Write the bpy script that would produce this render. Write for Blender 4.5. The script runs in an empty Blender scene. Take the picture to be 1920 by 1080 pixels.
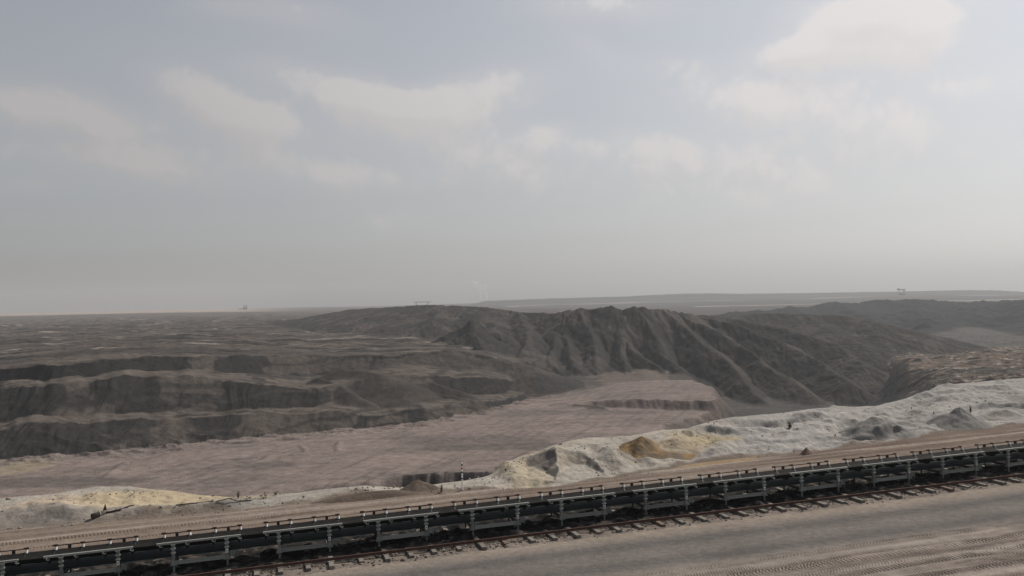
import bpy, math, random, time
import numpy as np
from mathutils import Vector, Matrix, Euler
T0 = time.time()
random.seed(7)
rng = np.random.default_rng(11)
D = bpy.data
SC = bpy.context.scene
COL = SC.collection
PI = math.pi

# ------------------------------------------------------------------ camera
F = 1663.0; ROLL = math.radians(1.2); PITCH = math.radians(0.9); CAMZ = 15.89
CAM = np.array([0.0, 0.0, CAMZ])
Rv = np.array([1.0, 0, 0]); Fv = np.array([0, math.cos(PITCH), math.sin(PITCH)]); Uv = np.array([0, -math.sin(PITCH), math.cos(PITCH)])
cr, sr = math.cos(ROLL), math.sin(ROLL)
CAMR = cr*Rv - sr*Uv; CAMU = sr*Rv + cr*Uv

def ray(px, py):
    """direction of a photo pixel, scaled so that its Y component is 1"""
    d = Fv + (px-960)/F*CAMR - (py-540)/F*CAMU
    return d/d[1]
def P(px, py, Y):
    return CAM + ray(px, py)*Y
def Pz(px, py, z):
    d = ray(px, py)
    return CAM + d*((z-CAMZ)/d[2])

cam = D.cameras.new('camera'); camo = D.objects.new('camera', cam); COL.objects.link(camo)
cam.sensor_width = 36; cam.lens = F/1920*36; cam.clip_start = 0.5; cam.clip_end = 40000
m = Matrix.Identity(4)
for i in range(3):
    m[i][0] = CAMR[i]; m[i][1] = CAMU[i]; m[i][2] = -Fv[i]; m[i][3] = CAM[i]
camo.matrix_world = m
SC.camera = camo

# ------------------------------------------------------------------ conveyor axes (on the bench in front of the pit)
P0 = P(6, 1052.3, 50.0); P0[2] = 0.0
U = np.array([0.965, 0.2623]); U /= np.linalg.norm(U)
V = np.array([-U[1], U[0]])
SL = 0.0276
TH = math.atan2(U[1], U[0])
def sw(X, Y):
    dx, dy = X-P0[0], Y-P0[1]
    return dx*U[0]+dy*U[1], dx*V[0]+dy*V[1]
def bench(X, Y):
    s, w = sw(X, Y)
    return np.clip(s, -90, 170)*SL
def on_bench(px, py):
    d = ray(px, py)
    t = 60.0
    for _ in range(30):
        p = CAM + d*t
        t = (bench(p[0], p[1])-CAMZ)/d[2]
    return CAM + d*t
def SW(s, w, z=0.0):
    return np.array([P0[0]+s*U[0]+w*V[0], P0[1]+s*U[1]+w*V[1], s*SL+z])

# ------------------------------------------------------------------ noise
_perm = rng.permutation(256).astype(np.int32); _perm = np.concatenate([_perm, _perm])
_ga = rng.random(256)*2*PI; _gx = np.cos(_ga).astype(np.float32); _gy = np.sin(_ga).astype(np.float32)
def perlin(x, y, seed=0):
    x = np.asarray(x, np.float64) + seed*37.31; y = np.asarray(y, np.float64) - seed*17.77
    xf = np.floor(x); yf = np.floor(y)
    fx = (x-xf).astype(np.float32); fy = (y-yf).astype(np.float32)
    xi = xf.astype(np.int64) & 255; yi = yf.astype(np.int64) & 255
    def g(ix, iy, dx, dy):
        h = _perm[_perm[ix & 255]+(iy & 255)]
        return _gx[h]*dx+_gy[h]*dy
    u = fx*fx*fx*(fx*(fx*6-15)+10); v = fy*fy*fy*(fy*(fy*6-15)+10)
    a = g(xi, yi, fx, fy); b = g(xi+1, yi, fx-1, fy); c = g(xi, yi+1, fx, fy-1); d = g(xi+1, yi+1, fx-1, fy-1)
    ab = a+(b-a)*u; cd = c+(d-c)*u
    return (ab+(cd-ab)*v)*1.5
def fbm(x, y, o=4, seed=0, gain=0.5):
    t = 0; a = 1.0; k = 1.0
    for i in range(o):
        t = t + a*perlin(x*k, y*k, seed+i*3); a *= gain; k *= 2.03
    return t
def ridged(x, y, o=3, seed=0, gain=0.5):
    t = 0; a = 1.0; k = 1.0
    for i in range(o):
        t = t + a*(1-2*np.abs(perlin(x*k, y*k, seed+i*3))); a *= gain; k *= 2.1
    return t
def sstep(x, a, b):
    t = np.clip((x-a)/(b-a), 0, 1); return t*t*(3-2*t)

# ------------------------------------------------------------------ terrain grid: columns of constant X/Y, rows of constant Y
acol = np.concatenate([np.linspace(-1.5, -0.66, 40)[:-1], np.linspace(-0.66, 0.66, 1121), np.linspace(0.66, 1.5, 40)[1:]])
def rows():
    r = [np.arange(12, 40, 0.7), np.arange(40, 62, 0.2), np.arange(62, 92, 0.11), np.arange(92, 124, 0.16),
         np.linspace(124, 280, 60)[:-1], np.arange(280, 560, 0.75), np.arange(560, 860, 1.0), np.arange(860, 1500, 3.2)]
    g = [1500.0]
    while g[-1] < 10500: g.append(g[-1]*1.014)
    return np.concatenate(r+[np.array(g)])
yrow = rows()
NR, NC = len(yrow), len(acol)

def knots_py(lst):          # [(px,py,Y)] -> a, Y, z
    pts = [P(*k) for k in lst]
    return np.array([p[0]/p[1] for p in pts]), np.array([p[1] for p in pts]), np.array([p[2] for p in pts])
def interp(a, k):
    o = np.argsort(k[0])
    return np.interp(a, k[0][o], k[1][o]), np.interp(a, k[0][o], k[2][o])

# --- foreground: toe of the sand bank and its crest
toe_px = [(-250, 1003), (0, 992), (100, 987), (200, 980), (290, 973), (420, 960), (480, 955), (560, 944), (620, 937), (690, 930), (760, 925), (820, 922), (870, 919),
          (930, 917), (1000, 915), (1070, 909), (1130, 900), (1200, 889), (1300, 870), (1400, 858), (1500, 850), (1650, 832), (1750, 814), (1920, 797), (2200, 762)]
tp = [on_bench(*k) for k in toe_px]
TOE = (np.array([p[0]/p[1] for p in tp]), np.array([p[1] for p in tp]), np.array([p[2] for p in tp]))
crest_px = [(-250, 945, 72), (-100, 940, 72), (0, 935, 72), (80, 927, 73), (180, 912, 75), (245, 912, 75), (330, 921, 75), (380, 928, 74), (430, 932, 73.5), (500, 928, 72.5), (560, 924, 72.5),
            (600, 918, 72.8), (680, 910, 73.5), (745, 914, 74), (800, 910, 75), (870, 902, 76), (925, 890, 78), (950, 868, 81), (975, 854, 82), (1000, 849, 82), (1040, 836, 82), (1070, 827, 83),
            (1100, 821, 84), (1180, 818, 86), (1230, 809, 88), (1290, 804, 90), (1330, 790, 93), (1370, 783, 95), (1440, 778, 98), (1520, 767, 101), (1560, 763, 103), (1640, 762, 105),
            (1690, 750, 107), (1735, 735, 109), (1760, 723, 111), (1840, 716, 113), (1920, 709, 116), (2200, 690, 122)]
CREST = knots_py(crest_px)

# --- left terraces given as image rows, walls with a slope, benches level
tpx = [-250, 0, 100, 200, 300, 400, 500, 600, 700, 800, 900, 965]
t1t = [876, 860, 857, 847, 838, 828, 818, 811, 803, 793, 775, 757]
t1p = [812, 803, 792, 784, 787, 782, 773, 772, 776, 765, 752, 745]
t2t = [798, 789, 782, 773, 776, 770, 763, 761, 759, 748, 739, 736]
t2p = [742, 730, 719, 711, 708, 708, 722, 728, 708, 700, 705, 720]
t3t = [729, 717, 711, 703, 698, 696, 702, 704, 692, 684, 689, 707]
t3p = [700, 692, 683, 675, 668, 667, 668, 668, 668, 664, 664, 690]
feat = [[] for _ in range(6)]
for i, px in enumerate(tpx):
    p = Pz(px, t1t[i], -45.0); Y, z = p[1], -45.0
    a = p[0]/p[1]
    feat[0].append((a, Y, z))
    for j, (rowsy, kind) in enumerate(((t1p, 'w'), (t2t, 'b'), (t2p, 'w'), (t3t, 'b'), (t3p, 'w'))):
        g = -ray(px, rowsy[i])[2]
        if kind == 'w':
            k = 1.6
            Y2 = (CAMZ-z+Y/k)/(1/k+g); z2 = CAMZ-g*Y2
            if Y2 < Y+4: Y2 = Y+4; z2 = z+2
        else:
            z2 = z+0.4; Y2 = (CAMZ-z2)/g
            if Y2 < Y+5: Y2 = Y+5
        Y, z = Y2, z2
        feat[j+1].append((a, Y, z))
def apx(px, py=680): d = ray(px, py); return d[0]
expl = {1080: [(620, -45), (650, -44.6), (680, -44), (710, -42), (740, -38), (790, -30)],
        1380: [(620, -47), (660, -47), (700, -46), (740, -45), (800, -42), (860, -38)],
        1560: [(600, -50), (640, -50), (680, -49), (720, -48), (800, -46), (900, -43)],
        1650: [(520, -54), (580, -53), (640, -52), (700, -48), (780, -41), (900, -41)],
        1695: [(500, -53), (560, -50), (600, -42), (640, -38), (760, -36), (860, -39)],
        1735: [(470, -52), (520, -43), (580, -38.5), (640, -38), (760, -39), (860, -41)],
        1800: [(440, -48), (470, -39), (540, -37), (580, -34), (700, -36), (820, -40)],
        1930: [(410, -46), (440, -38), (520, -36), (545, -31), (700, -33), (820, -39)],
        2250: [(410, -46), (440, -37), (520, -35), (545, -29), (700, -31), (820, -38)]}
for px, l in expl.items():
    for j in range(6): feat[j].append((apx(px), l[j][0], l[j][1]))
FE = [tuple(np.array(c) for c in zip(*f)) for f in feat]
def kn(lst): return tuple(np.array(c, float) for c in zip(*[(apx(px, 570), Y, z) for px, Y, z in lst]))
FAR = [kn([(-250, 1500, -12), (600, 1500, -11), (900, 1500, -13), (1300, 1500, -22), (1450, 1300, -38), (1700, 1120, -41), (1920, 1100, -41), (2200, 1100, -38)]),
       kn([(-250, 2600, -10), (500, 2600, -9), (900, 2600, -13), (1300, 2500, -16), (1920, 2400, -16), (2200, 2400, -16)]),
       kn([(-250, 4100, 8), (0, 4100, 9), (300, 4300, 10), (460, 4400, 7.5), (600, 4500, 1), (900, 4200, -6), (1100, 3500, -15), (1300, 3300, -15.5), (1920, 3300, -13), (2200, 3300, -13)]),
       kn([(-250, 4800, 9), (0, 4800, 9.5), (460, 4900, 7), (600, 5000, 2), (900, 5000, 0), (1100, 4700, 3), (1300, 4700, 6), (1690, 4700, 9), (1920, 4700, 3), (2200, 4700, 3)]),
       kn([(-250, 6400, 6), (0, 6400, 7), (400, 6400, 9), (560, 6400, 8), (680, 6300, 5), (780, 6200, 8), (895, 6100, 13), (907, 6000, 25), (1000, 6000, 32), (1100, 6000, 36), (1180, 6000, 37), (1240, 6000, 43), (1290, 6000, 49), (1330, 6000, 47), (1390, 6000, 37),
           (1500, 6000, 34), (1600, 5800, 32), (1690, 5600, 29), (1760, 5600, 31), (1820, 5600, 30), (1870, 5600, 23), (1920, 5600, 10), (2200, 5600, 8)]),
       kn([(-250, 10500, -20), (2200, 10500, -20)])]

aa = acol
A2 = np.broadcast_to(aa[None, :], (NR, NC)); Y2 = np.broadcast_to(yrow[:, None], (NR, NC)).astype(np.float64)
X2 = A2*Y2
S2, W2 = sw(X2, Y2)
def smooth(v, n):
    k = np.hanning(2*n+1); k /= k.sum()
    return np.convolve(np.pad(v, n, mode='edge'), k, mode='valid')
yt, zt = interp(aa, TOE); yc, zc = interp(aa, CREST)
yc = np.maximum(yc, yt+1.2)
yb = yc+(zc+45)*1.42
profY = [yt, yc, yb]; profz = [zt, zc, np.full(NC, -45.0)]
for fi, f in enumerate(FE+FAR):
    y, z = interp(aa, f)
    y, z = smooth(y, 24), smooth(z, 24 if fi < 7 else 5)
    if fi < 6:
        y = y+fbm(aa*17, aa*0+fi*0.45, 4, 301+fi, 0.4)*(3, 3.5, 2.5, 4.5, 2.5, 5)[fi]
        z = z+fbm(aa*22, aa*0, 3, 331+(fi+1)//2)*(0, 1.5, 1.5, 1.8, 1.8, 1.0)[fi]
    y = np.maximum(y, profY[-1]+1.0)
    profY.append(y); profz.append(z)
Z = bench(X2, Y2).copy()
seg = np.full((NR, NC), -1, np.int8)
for i in range(len(profY)-1):
    y0, y1, z0, z1 = profY[i], profY[i+1], profz[i], profz[i+1]
    t = (Y2-y0)/(y1-y0)
    mk = (Y2 >= y0) & (Y2 < y1)
    e = np.clip(t, 0, 1)
    if i == 0: e = e*(0.5-0.3*(aa < -0.27))+(0.5+0.3*(aa < -0.27))*np.where(aa < -0.27, e, np.sin(e*PI/2))
    zz = z0+(z1-z0)*e
    Z[mk] = zz[mk]; seg[mk] = i
mk = Y2 >= profY[-1]; Z[mk] = profz[-1][0]; seg[mk] = len(profY)-2
PXc = 960+F*A2            # rough photo column of a ground point (for region knots)

# --- pit floor: trench below our bank, step between the two floor levels, drop to the lower floor on the right
def afun(lst, zf=None):      # [(px, value)] -> per column
    return np.interp(aa, [apx(p) for p, _ in lst], [v for _, v in lst])
ytr = afun([(-250, 285), (0, 288), (400, 293), (600, 302), (750, 317), (900, 319), (1000, 322), (2200, 322)])
tw = afun([(-250, 0), (500, 0), (600, 0.55), (740, 1), (950, 1), (1000, 0.6), (1100, 0), (2200, 0)])
floorm = (seg >= 2) & (seg < 3) | ((seg == 1) & (Y2 > yb-6))
wig = fbm(X2/14, Y2/40, 3, 5)*3
trench = (1-sstep(Y2+wig, ytr-11, ytr))*tw
Z -= np.where(Y2 > yb-20, trench*11, 0)
bx = np.array([Pz(1180, 850, -46), Pz(1233, 807, -46), Pz(1323, 775, -46), Pz(1336, 768, -46), Pz(1345, 745, -41), Pz(1330, 722, -41)])
Xb = np.interp(Y2, bx[:, 1], bx[:, 0]) + fbm(X2/20, Y2/20, 2, 8)*4
low = sstep(X2-Xb, -2, 11)*(Y2 > 150)*(1-sstep(Y2, 640, 760))*(1-sstep(PXc, 1600, 1700)*sstep(Y2, 400, 480))
yab = afun([(-250, 520), (1000, 514), (1193, 497), (1330, 486), (2200, 486)])
abw = afun([(-250, 0), (1000, 0), (1150, 0.8), (1200, 1), (2200, 1)])
upf = sstep(Y2+fbm(X2/12, Y2/30, 3, 9)*3, yab, yab+9)*abw*(1-sstep(Y2, 680, 760))
zfl = upf*5.0*(1-low)-low*7.0
Z += np.where((seg >= 2) & (seg <= 8), zfl, 0)

# --- spoil ridges: lines of heaped material at their angle of repose
def line3(lst): return np.array([P(*k) for k in lst])
RIDGES = []      # (points, slope)
def rg(k, lst): RIDGES.append((line3(lst), k))
rg(0.62, [(883, 575, 1000), (933, 580, 960), (967, 583, 925), (1000, 585, 900), (1037, 587, 865), (1067, 581, 815), (1090, 577, 795), (1110, 580, 792), (1140, 572, 788), (1167, 579, 788),
          (1193, 574, 786), (1217, 577, 788), (1240, 579, 790), (1280, 584, 800), (1313, 590, 830), (1347, 594, 900), (1400, 592, 1000)])
rg(0.16, [(630, 586, 1400), (660, 580, 1330), (720, 577, 1220), (770, 574, 1130), (807, 572, 1080), (850, 574, 1030), (883, 575, 1000), (933, 580, 960)])
rg(0.34, [(807, 573, 1080), (830, 590, 930), (800, 612, 830)])
rg(0.36, [(880, 576, 1000), (905, 592, 880), (930, 610, 800)])
rg(0.55, [(888, 598, 735), (893, 615, 715), (905, 655, 672)])
rg(0.55, [(888, 600, 735), (865, 625, 720)])
rg(0.66, [(967, 583, 925), (985, 606, 820), (990, 624, 745), (985, 655, 705), (972, 690, 655)])
rg(0.7, [(1037, 587, 865), (1050, 609, 792), (1042, 640, 740), (1030, 672, 700), (1062, 706, 655)])
rg(0.74, [(1050, 609, 792), (1072, 650, 725), (1085, 690, 672)])
rg(0.8, [(1090, 577, 795), (1103, 618, 752), (1113, 655, 712), (1125, 708, 655)])
rg(0.8, [(1140, 572, 788), (1158, 620, 748), (1168, 655, 712), (1176, 712, 650)])
rg(0.74, [(1160, 630, 742), (1200, 660, 705), (1235, 690, 675), (1262, 717, 645)])
rg(0.82, [(1193, 574, 786), (1225, 625, 738), (1258, 670, 692), (1303, 724, 630)])
rg(0.8, [(1240, 579, 790), (1287, 617, 745), (1335, 655, 695), (1380, 695, 640), (1430, 742, 578)])
rg(0.75, [(1280, 584, 800), (1350, 622, 755), (1410, 660, 700), (1465, 700, 640), (1520, 740, 580)])
rg(0.7, [(1313, 590, 830), (1400, 616, 785), (1470, 642, 740), (1540, 680, 680), (1590, 715, 610)])
rg(0.5, [(1347, 594, 900), (1450, 612, 860), (1530, 632, 800), (1590, 655, 740), (1630, 690, 660)])
rg(0.27, [(1380, 590, 1010), (1450, 587, 990), (1510, 590, 960), (1580, 592, 930), (1640, 604, 880), (1700, 628, 840), (1760, 658, 800)])
rg(0.3, [(1510, 590, 960), (1560, 620, 850), (1620, 650, 760), (1650, 680, 690)])
rg(0.3, [(1600, 594, 920), (1650, 630, 820), (1690, 660, 760)])
rg(0.13, [(1360, 591, 1450), (1440, 583, 1560), (1510, 574, 1640), (1570, 569, 1680), (1640, 565, 1690), (1690, 563, 1690), (1740, 565.5, 1680), (1800, 566, 1640), (1860, 564, 1580), (1920, 561, 1540), (2200, 555, 1480)])
rg(0.18, [(1690, 563, 1690), (1720, 595, 1400), (1735, 622, 1200)])
rg(0.22, [(1920, 561, 1540), (1935, 600, 1250), (1945, 640, 1020)])
rg(0.2, [(1570, 569, 1680), (1610, 590, 1450), (1650, 610, 1250)])
rg(0.16, [(1810, 566, 1640), (1850, 592, 1440), (1890, 615, 1290)])
# shoulders of the terraces between the benches and the big heap
rg(0.62, [(745, 699, 548), (770, 704, 540), (820, 718, 520), (870, 733, 505)])
rg(0.62, [(825, 738, 505), (850, 740, 502), (885, 749, 495)])
rg(0.4, [(640, 690, 520), (700, 697, 512), (730, 706, 505)])
rg(0.62, [(590, 707, 500), (625, 716, 490), (660, 734, 472)])
rg(0.3, [(860, 662, 640), (930, 672, 620), (975, 690, 600)])
rg(0.34, [(720, 668, 585), (800, 664, 600), (850, 660, 615)])
# low dozer banks on the pit floor
rg(0.55, [tuple(k)+(Pz(k[0], k[1]+6, -45)[1],) for k in ((-40, 899), (100, 890), (185, 884), (225, 880))])
rg(0.55, [tuple(k)+(Pz(k[0], k[1]+6, -45)[1],) for k in ((232, 876), (300, 871), (390, 859), (420, 858), (520, 851), (640, 843))])
rg(0.6, [tuple(k)+(Pz(k[0], k[1]+8, -45)[1],) for k in ((237, 862), (225, 873), (205, 884))])
rg(0.6, [tuple(k)+(Pz(k[0], k[1]+6, -45)[1],) for k in ((563, 831), (570, 838), (574, 842))])
rg(0.6, [tuple(k)+(Pz(k[0], k[1]+6, -45)[1],) for k in ((640, 824), (634, 838))])
rg(0.6, [tuple(k)+(Pz(k[0], k[1]+3, -45)[1],) for k in ((1010, 767), (1068, 772))])
rg(0.6, [tuple(k)+(Pz(k[0], k[1]+3, -44)[1],) for k in ((1080, 756), (1130, 763))])
r0 = np.searchsorted(yrow, 290); r1 = np.searchsorted(yrow, 2300)
Xs = X2[r0:r1]; Ys = Y2[r0:r1]
wx = fbm(Xs/40, Ys/60, 4, 21, 0.45); wy = fbm(Xs/52, Ys/52, 4, 31, 0.42)
amp = np.clip((Ys-430)/200, 0.25, 1)*5.5
Xw = Xs+wx*amp; Yw = Ys+wy*amp
H = np.full(Xs.shape, -1e3)
for pts, k in RIDGES:
    for (p, q) in zip(pts[:-1], pts[1:]):
        lo = min(p[1], q[1]); hi = max(p[1], q[1]); reach = (max(p[2], q[2])+56)/k+15
        i0 = np.searchsorted(yrow[r0:r1], lo-reach); i1 = np.searchsorted(yrow[r0:r1], hi+reach)
        amin = min((p[0]-reach)/max(lo-reach, 290), (q[0]-reach)/max(lo-reach, 290), p[0]/p[1]-reach/lo, q[0]/q[1]-reach/lo)
        amax = max(p[0]/p[1], q[0]/q[1])+reach/max(lo-reach, 290)+0.05
        j0 = np.searchsorted(aa, amin-0.05); j1 = np.searchsorted(aa, amax)
        if i1 <= i0 or j1 <= j0: continue
        xs = Xw[i0:i1, j0:j1]; ys = Yw[i0:i1, j0:j1]
        d = q-p; L2 = d[0]**2+d[1]**2+1e-6
        t = np.clip(((xs-p[0])*d[0]+(ys-p[1])*d[1])/L2, 0, 1)
        dist = np.hypot(xs-p[0]-t*d[0], ys-p[1]-t*d[1])
        h = p[2]+t*d[2]-k*np.sqrt(dist*dist+1.5)
        H[i0:i1, j0:j1] = np.maximum(H[i0:i1, j0:j1], h)
Zs = Z[r0:r1]
hillm = np.zeros((NR, NC), np.float32)
dd = H-Zs
hillm[r0:r1] = sstep(dd, -1.0, 3.0)
kk = 2.2
Zs = np.maximum(H, Zs)+np.where(np.abs(dd) < 30, kk*0.35*np.exp(-np.abs(dd)/kk), 0)*np.where(Ys > 450, 1, 0.2)
Z[r0:r1] = Zs
# ramp notch through the third terrace
gx, gy = P(372, 690, 505)[:2]

# --- relief noise
gY = np.gradient(Z, axis=0)/np.gradient(yrow)[:, None]
wall = sstep(gY, 0.25, 0.55)*((seg >= 3) & (seg < 9))*(1-hillm*0.5)
mid = (Y2 > 280) & (Y2 < 1600)
rill = ridged(X2/7+fbm(X2/30, Y2/30, 2, 3)*0.8, Y2/60, 3, 41)
Z -= np.where(mid, wall*(0.9-rill)*0.55, 0)
bn = fbm(X2/60, Y2/26, 5, 51)
far = sstep(Y2, 480, 700)*(1-sstep(Y2, 2300, 4000))
an = ridged((X2+0.12*Y2)/150, (Y2-0.10*X2)/30, 4, 61)
plain = ((seg >= 8) & (seg <= 10))*(1-hillm)*(PXc < 1150)
Z += plain*far*(an-0.2)*np.clip(Y2/600, 0.8, 2.6)*1.7
terr = ((seg >= 3) & (seg <= 8))*(1-hillm)
Z += terr*mid*fbm(X2/30, Y2/9, 5, 71)*np.where((seg == 4) | (seg == 6) | (seg == 8), 1.1, 0.45)
Z += ((seg >= 2) & (seg <= 3))*(1-hillm)*(PXc < 1010)*np.exp(-((Y2-(profY[3]-6))/13)**2)*np.maximum(fbm(X2/14, Y2/5, 5, 73)+0.05, 0)*2.0
hr = ridged((X2-0.25*(Y2-700)*sstep(PXc, 1150, 1350)*-1)/15+fbm(X2/60, Y2/60, 2, 85)*0.9, Y2/95, 3, 81); hf = fbm(X2/9, Y2/9, 4, 82)
hamp = np.clip((Y2-500)/150, 0, 1)
Z += hillm*hamp*((hr-0.6)*0.8+hf*0.4+(ridged(X2/4.5+fbm(X2/25, Y2/25, 2, 86), Y2/38, 2, 87)-0.5)*0.5)*(1-0.5*sstep(Y2, 1000, 1500))
right = (PXc > 1560)*((seg >= 3) & (seg <= 9))*(1-hillm)
Z += right*mid*(fbm(X2/30, Y2/24, 4, 91)*1.2+np.maximum(ridged(X2/15, Y2/12, 3, 92)-0.8, 0)*0.9)
flr = (seg == 2)
Z += flr*(Y2 > 150)*fbm(X2/25, Y2/18, 4, 95)*0.35
farr = (Y2 > 2400)
Z += hillm*(Y2 > 1250)*(PXc > 1300)*((ridged(X2/95, Y2/260, 4, 97)-0.7)*5+fbm(X2/60, Y2/60, 4, 98)*2.5)
Z += farr*(fbm(X2/260, Y2/400, 4, 99)*np.clip((Y2-2400)/2500, 0, 1)*2.4)
Z += (Y2 > 5000)*(Y2 < 6800)*np.abs(fbm(X2/30, Y2/60, 3, 101))*2.2*(PXc > 900)

# --- sand bank relief
bk = ((seg == 0) | ((seg == 1) & (Y2 < yc+6)))
tb = np.clip((Y2-yt)/(yc-yt), 0, 1)
edge = sstep(Y2-yt, -0.2, 1.5)
bw = np.clip((yc-yt)/6, 0.25, 1.6)
bankn = fbm(X2/5.5, Y2/5.5, 3, 111)*(0.30-0.12*sstep(PXc, 1250, 1400))+fbm(X2/1.1, Y2/1.3, 3, 113)*0.06
Z += np.where(bk, edge*bw*bankn*(1-0.75*sstep(tb, 0.72, 1.0)), 0)
# ledges and clods on the right bank
lr = sstep(PXc, 1180, 1330)*bk*edge
led = ridged((S2)/26, (W2+fbm(S2/9, W2/9, 3, 7)*1.2)/4.2, 2, 121)
Z += lr*(led-0.3)*0.16*(1-0.6*sstep(tb, 0.8, 1.0))
phl = (W2+fbm(S2/11, W2/11, 4, 143)*2.6)/5.0; saw = phl-np.floor(phl)
lam = np.clip(0.6+1.3*fbm(S2/14, W2/8, 3, 144), 0, 1.3)*(1-sstep(tb, 0.78, 0.97))*sstep(tb, 0.02, 0.15)
ledge = sstep(saw, 0.72, 0.98)-saw
Z += np.where(bk, (0.35+0.65*lr)*lam*ledge*0.75*np.clip((yc-yt)/12, 0.1, 1), 0)
Z += (PXc > 1480)*bk*edge*np.maximum(fbm(X2/3, Y2/2.2, 3, 123)-0.25, 0)*0.4
# dark bank of soil along the toe
def gauss(cx, cy, rx, ry, rot=None):
    dx = X2-cx; dy = Y2-cy
    ds = dx*U[0]+dy*U[1]; dw = dx*V[0]+dy*V[1]
    return np.exp(-((ds/rx)**2+(dw/ry)**2))
def bumpat(px, py, rx, ry, h):
    p = on_bench(px, py); return gauss(p[0], p[1], rx, ry)*h
add = 0
for (px, py, rx, ry, h) in [(20, 974, 3, 1.2, 0.45), (70, 966, 1.5, 0.9, 0.3), (100, 972, 3, 1.2, 0.4), (135, 972, 1.5, 0.8, 0.3), (255, 968, 3.0, 0.8, 0.62), (330, 961, 2.5, 0.8, 0.5), (395, 956, 2.5, 0.7, 0.4), (465, 948, 2.5, 0.8, 0.4),
                            (700, 929, 2.6, 0.5, 0.2), (900, 914, 2.5, 0.6, 0.25)]:
    add = add+bumpat(px, py, rx, ry, h)
# the ridges round the two scooped hollows
for (px, py, Yd, rx, ry, h) in [(958, 880, 77.0, 1.0, 3.2, 0.8), (1052, 862, 78.0, 0.7, 2.8, 0.7), (1142, 862, 79.5, 1.0, 3.0, 0.6)]:
    p = P(px, py, Yd); add = add+gauss(p[0], p[1], rx, ry)*h
Z += np.where(bk | ((seg == -1) & (W2 > 9)), add, 0)
# the hollows themselves: dug out from the track, steep curved back walls
hol = []
for (px, py, rs, rw, wl) in [(1010, 897, 1.15, 2.3, 1.05), (1093, 893, 1.45, 2.6, 1.0)]:
    p = on_bench(px, py); s0, w0 = sw(p[0], p[1])
    ds = (S2-s0)/rs; dw_ = (W2-w0)/rw
    dist = (np.sqrt(ds**2+dw_**2)-1)*rs+fbm(X2/1.6, Y2/1.6, 3, 141)*0.22
    cut = p[2]+0.15+np.maximum(dist, 0)*wl+np.maximum(0, W2-w0)*0.16
    mk = bk & (cut < Z) & (dist < 5)
    hol.append(sstep(Z-cut, 0.05, 0.3)*mk*sstep(dist, 0.0, 0.25))
    Z = np.where(mk, cut+fbm(X2/0.7, Y2/0.7, 3, 142)*0.05, Z)
# bench: wheel ruts
trk = (seg == -1)
rut = np.zeros_like(Z)
def rutat(w0, wd, dp, seed):
    c = w0+fbm(S2/22, np.zeros_like(S2)+seed*3.1, 2, seed)*0.6
    x = (W2-c)/wd
    return -dp*np.exp(-x*x)+dp*0.55*np.exp(-((np.abs(x)-1.6)/0.7)**2)
for i, w0 in enumerate((9.6, 11.6, 13.0, 14.4)): rut = rut+rutat(w0, 0.32, 0.07, i+3)
for i, w0 in enumerate((-12.3, -13.4, -14.1, -15.4, -16.6, -17.4, -18.7, -19.6)): rut = rut+rutat(w0, 0.3, 0.06, i+13)
Z += np.where(trk, rut+fbm(X2/7, Y2/7, 3, 131)*0.035, 0)
Z += np.where(trk & (W2 > -3.0) & (W2 < 4), 0.04*fbm(X2/0.9, Y2/0.9, 2, 133), 0)+np.where(trk, 0.30*sstep(W2, -1.3, -0.3)*(1-sstep(W2, 2.6, 4.2))*np.clip(0.75+0.8*fbm(S2/1.5, W2/1.0, 3, 135), 0.1, 1.5), 0)

# --- lookups on the finished ground
def hz(x, y):
    a = x/y; j = np.clip(np.searchsorted(aa, a)-1, 0, NC-2); i = np.clip(np.searchsorted(yrow, y)-1, 0, NR-2)
    u = (a-aa[j])/(aa[j+1]-aa[j]); v = (y-yrow[i])/(yrow[i+1]-yrow[i])
    return float((Z[i, j]*(1-u)+Z[i, j+1]*u)*(1-v)+(Z[i+1, j]*(1-u)+Z[i+1, j+1]*u)*v)
def hit(px, py, y0=30.0):
    d = ray(px, py); j = np.clip(np.searchsorted(aa, d[0])-1, 0, NC-1)
    zr = CAMZ+d[2]*yrow
    k = np.nonzero((Z[:, j] >= zr) & (yrow > y0))[0]
    i = k[0] if len(k) else NR-1
    y = yrow[i]
    if i > 0:
        f0 = zr[i-1]-Z[i-1, j]; f1 = zr[i]-Z[i, j]
        if f0 > 0 and f1 <= 0: y = yrow[i-1]+(yrow[i]-yrow[i-1])*f0/(f0-f1)
    return CAM+d*y

# ------------------------------------------------------------------ albedo of the ground (colour of the soils, some light and shade painted in)
def mixc(c, col, m):
    return c*(1-m[..., None])+np.array(col, np.float32)*m[..., None]
gA = np.gradient(Z, axis=1)/np.maximum(np.gradient(X2, axis=1), 1e-4)
gY = np.gradient(Z, axis=0)/np.gradient(yrow)[:, None]
slope = np.hypot(gA, gY)
n1 = fbm(X2/55, Y2/38, 4, 201); n2 = fbm(X2/12, Y2/8, 3, 205)
C = np.zeros((NR, NC, 3), np.float32)+np.array((0.235, 0.195, 0.17), np.float32)
def reg(m, col): 
    global C
    C = mixc(C, col, m.astype(np.float32))
FLOOR = (0.325, 0.262, 0.238)
reg((seg == 2) | (seg == 1), FLOOR)
reg(((seg == 2) & (Y2 > 150))*np.clip(n1*0.7-0.05, 0, 0.55), (0.205, 0.175, 0.16))
reg((seg == 2)*np.clip(fbm((X2-0.35*Y2)/7, Y2/150, 3, 209)*0.6, 0, 0.4), (0.38, 0.32, 0.285))
reg((seg == 2)*np.clip(fbm((X2-0.35*Y2)/2.6, Y2/110, 3, 210)*1.2-0.25, 0, 0.6), (0.18, 0.155, 0.14))
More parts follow.
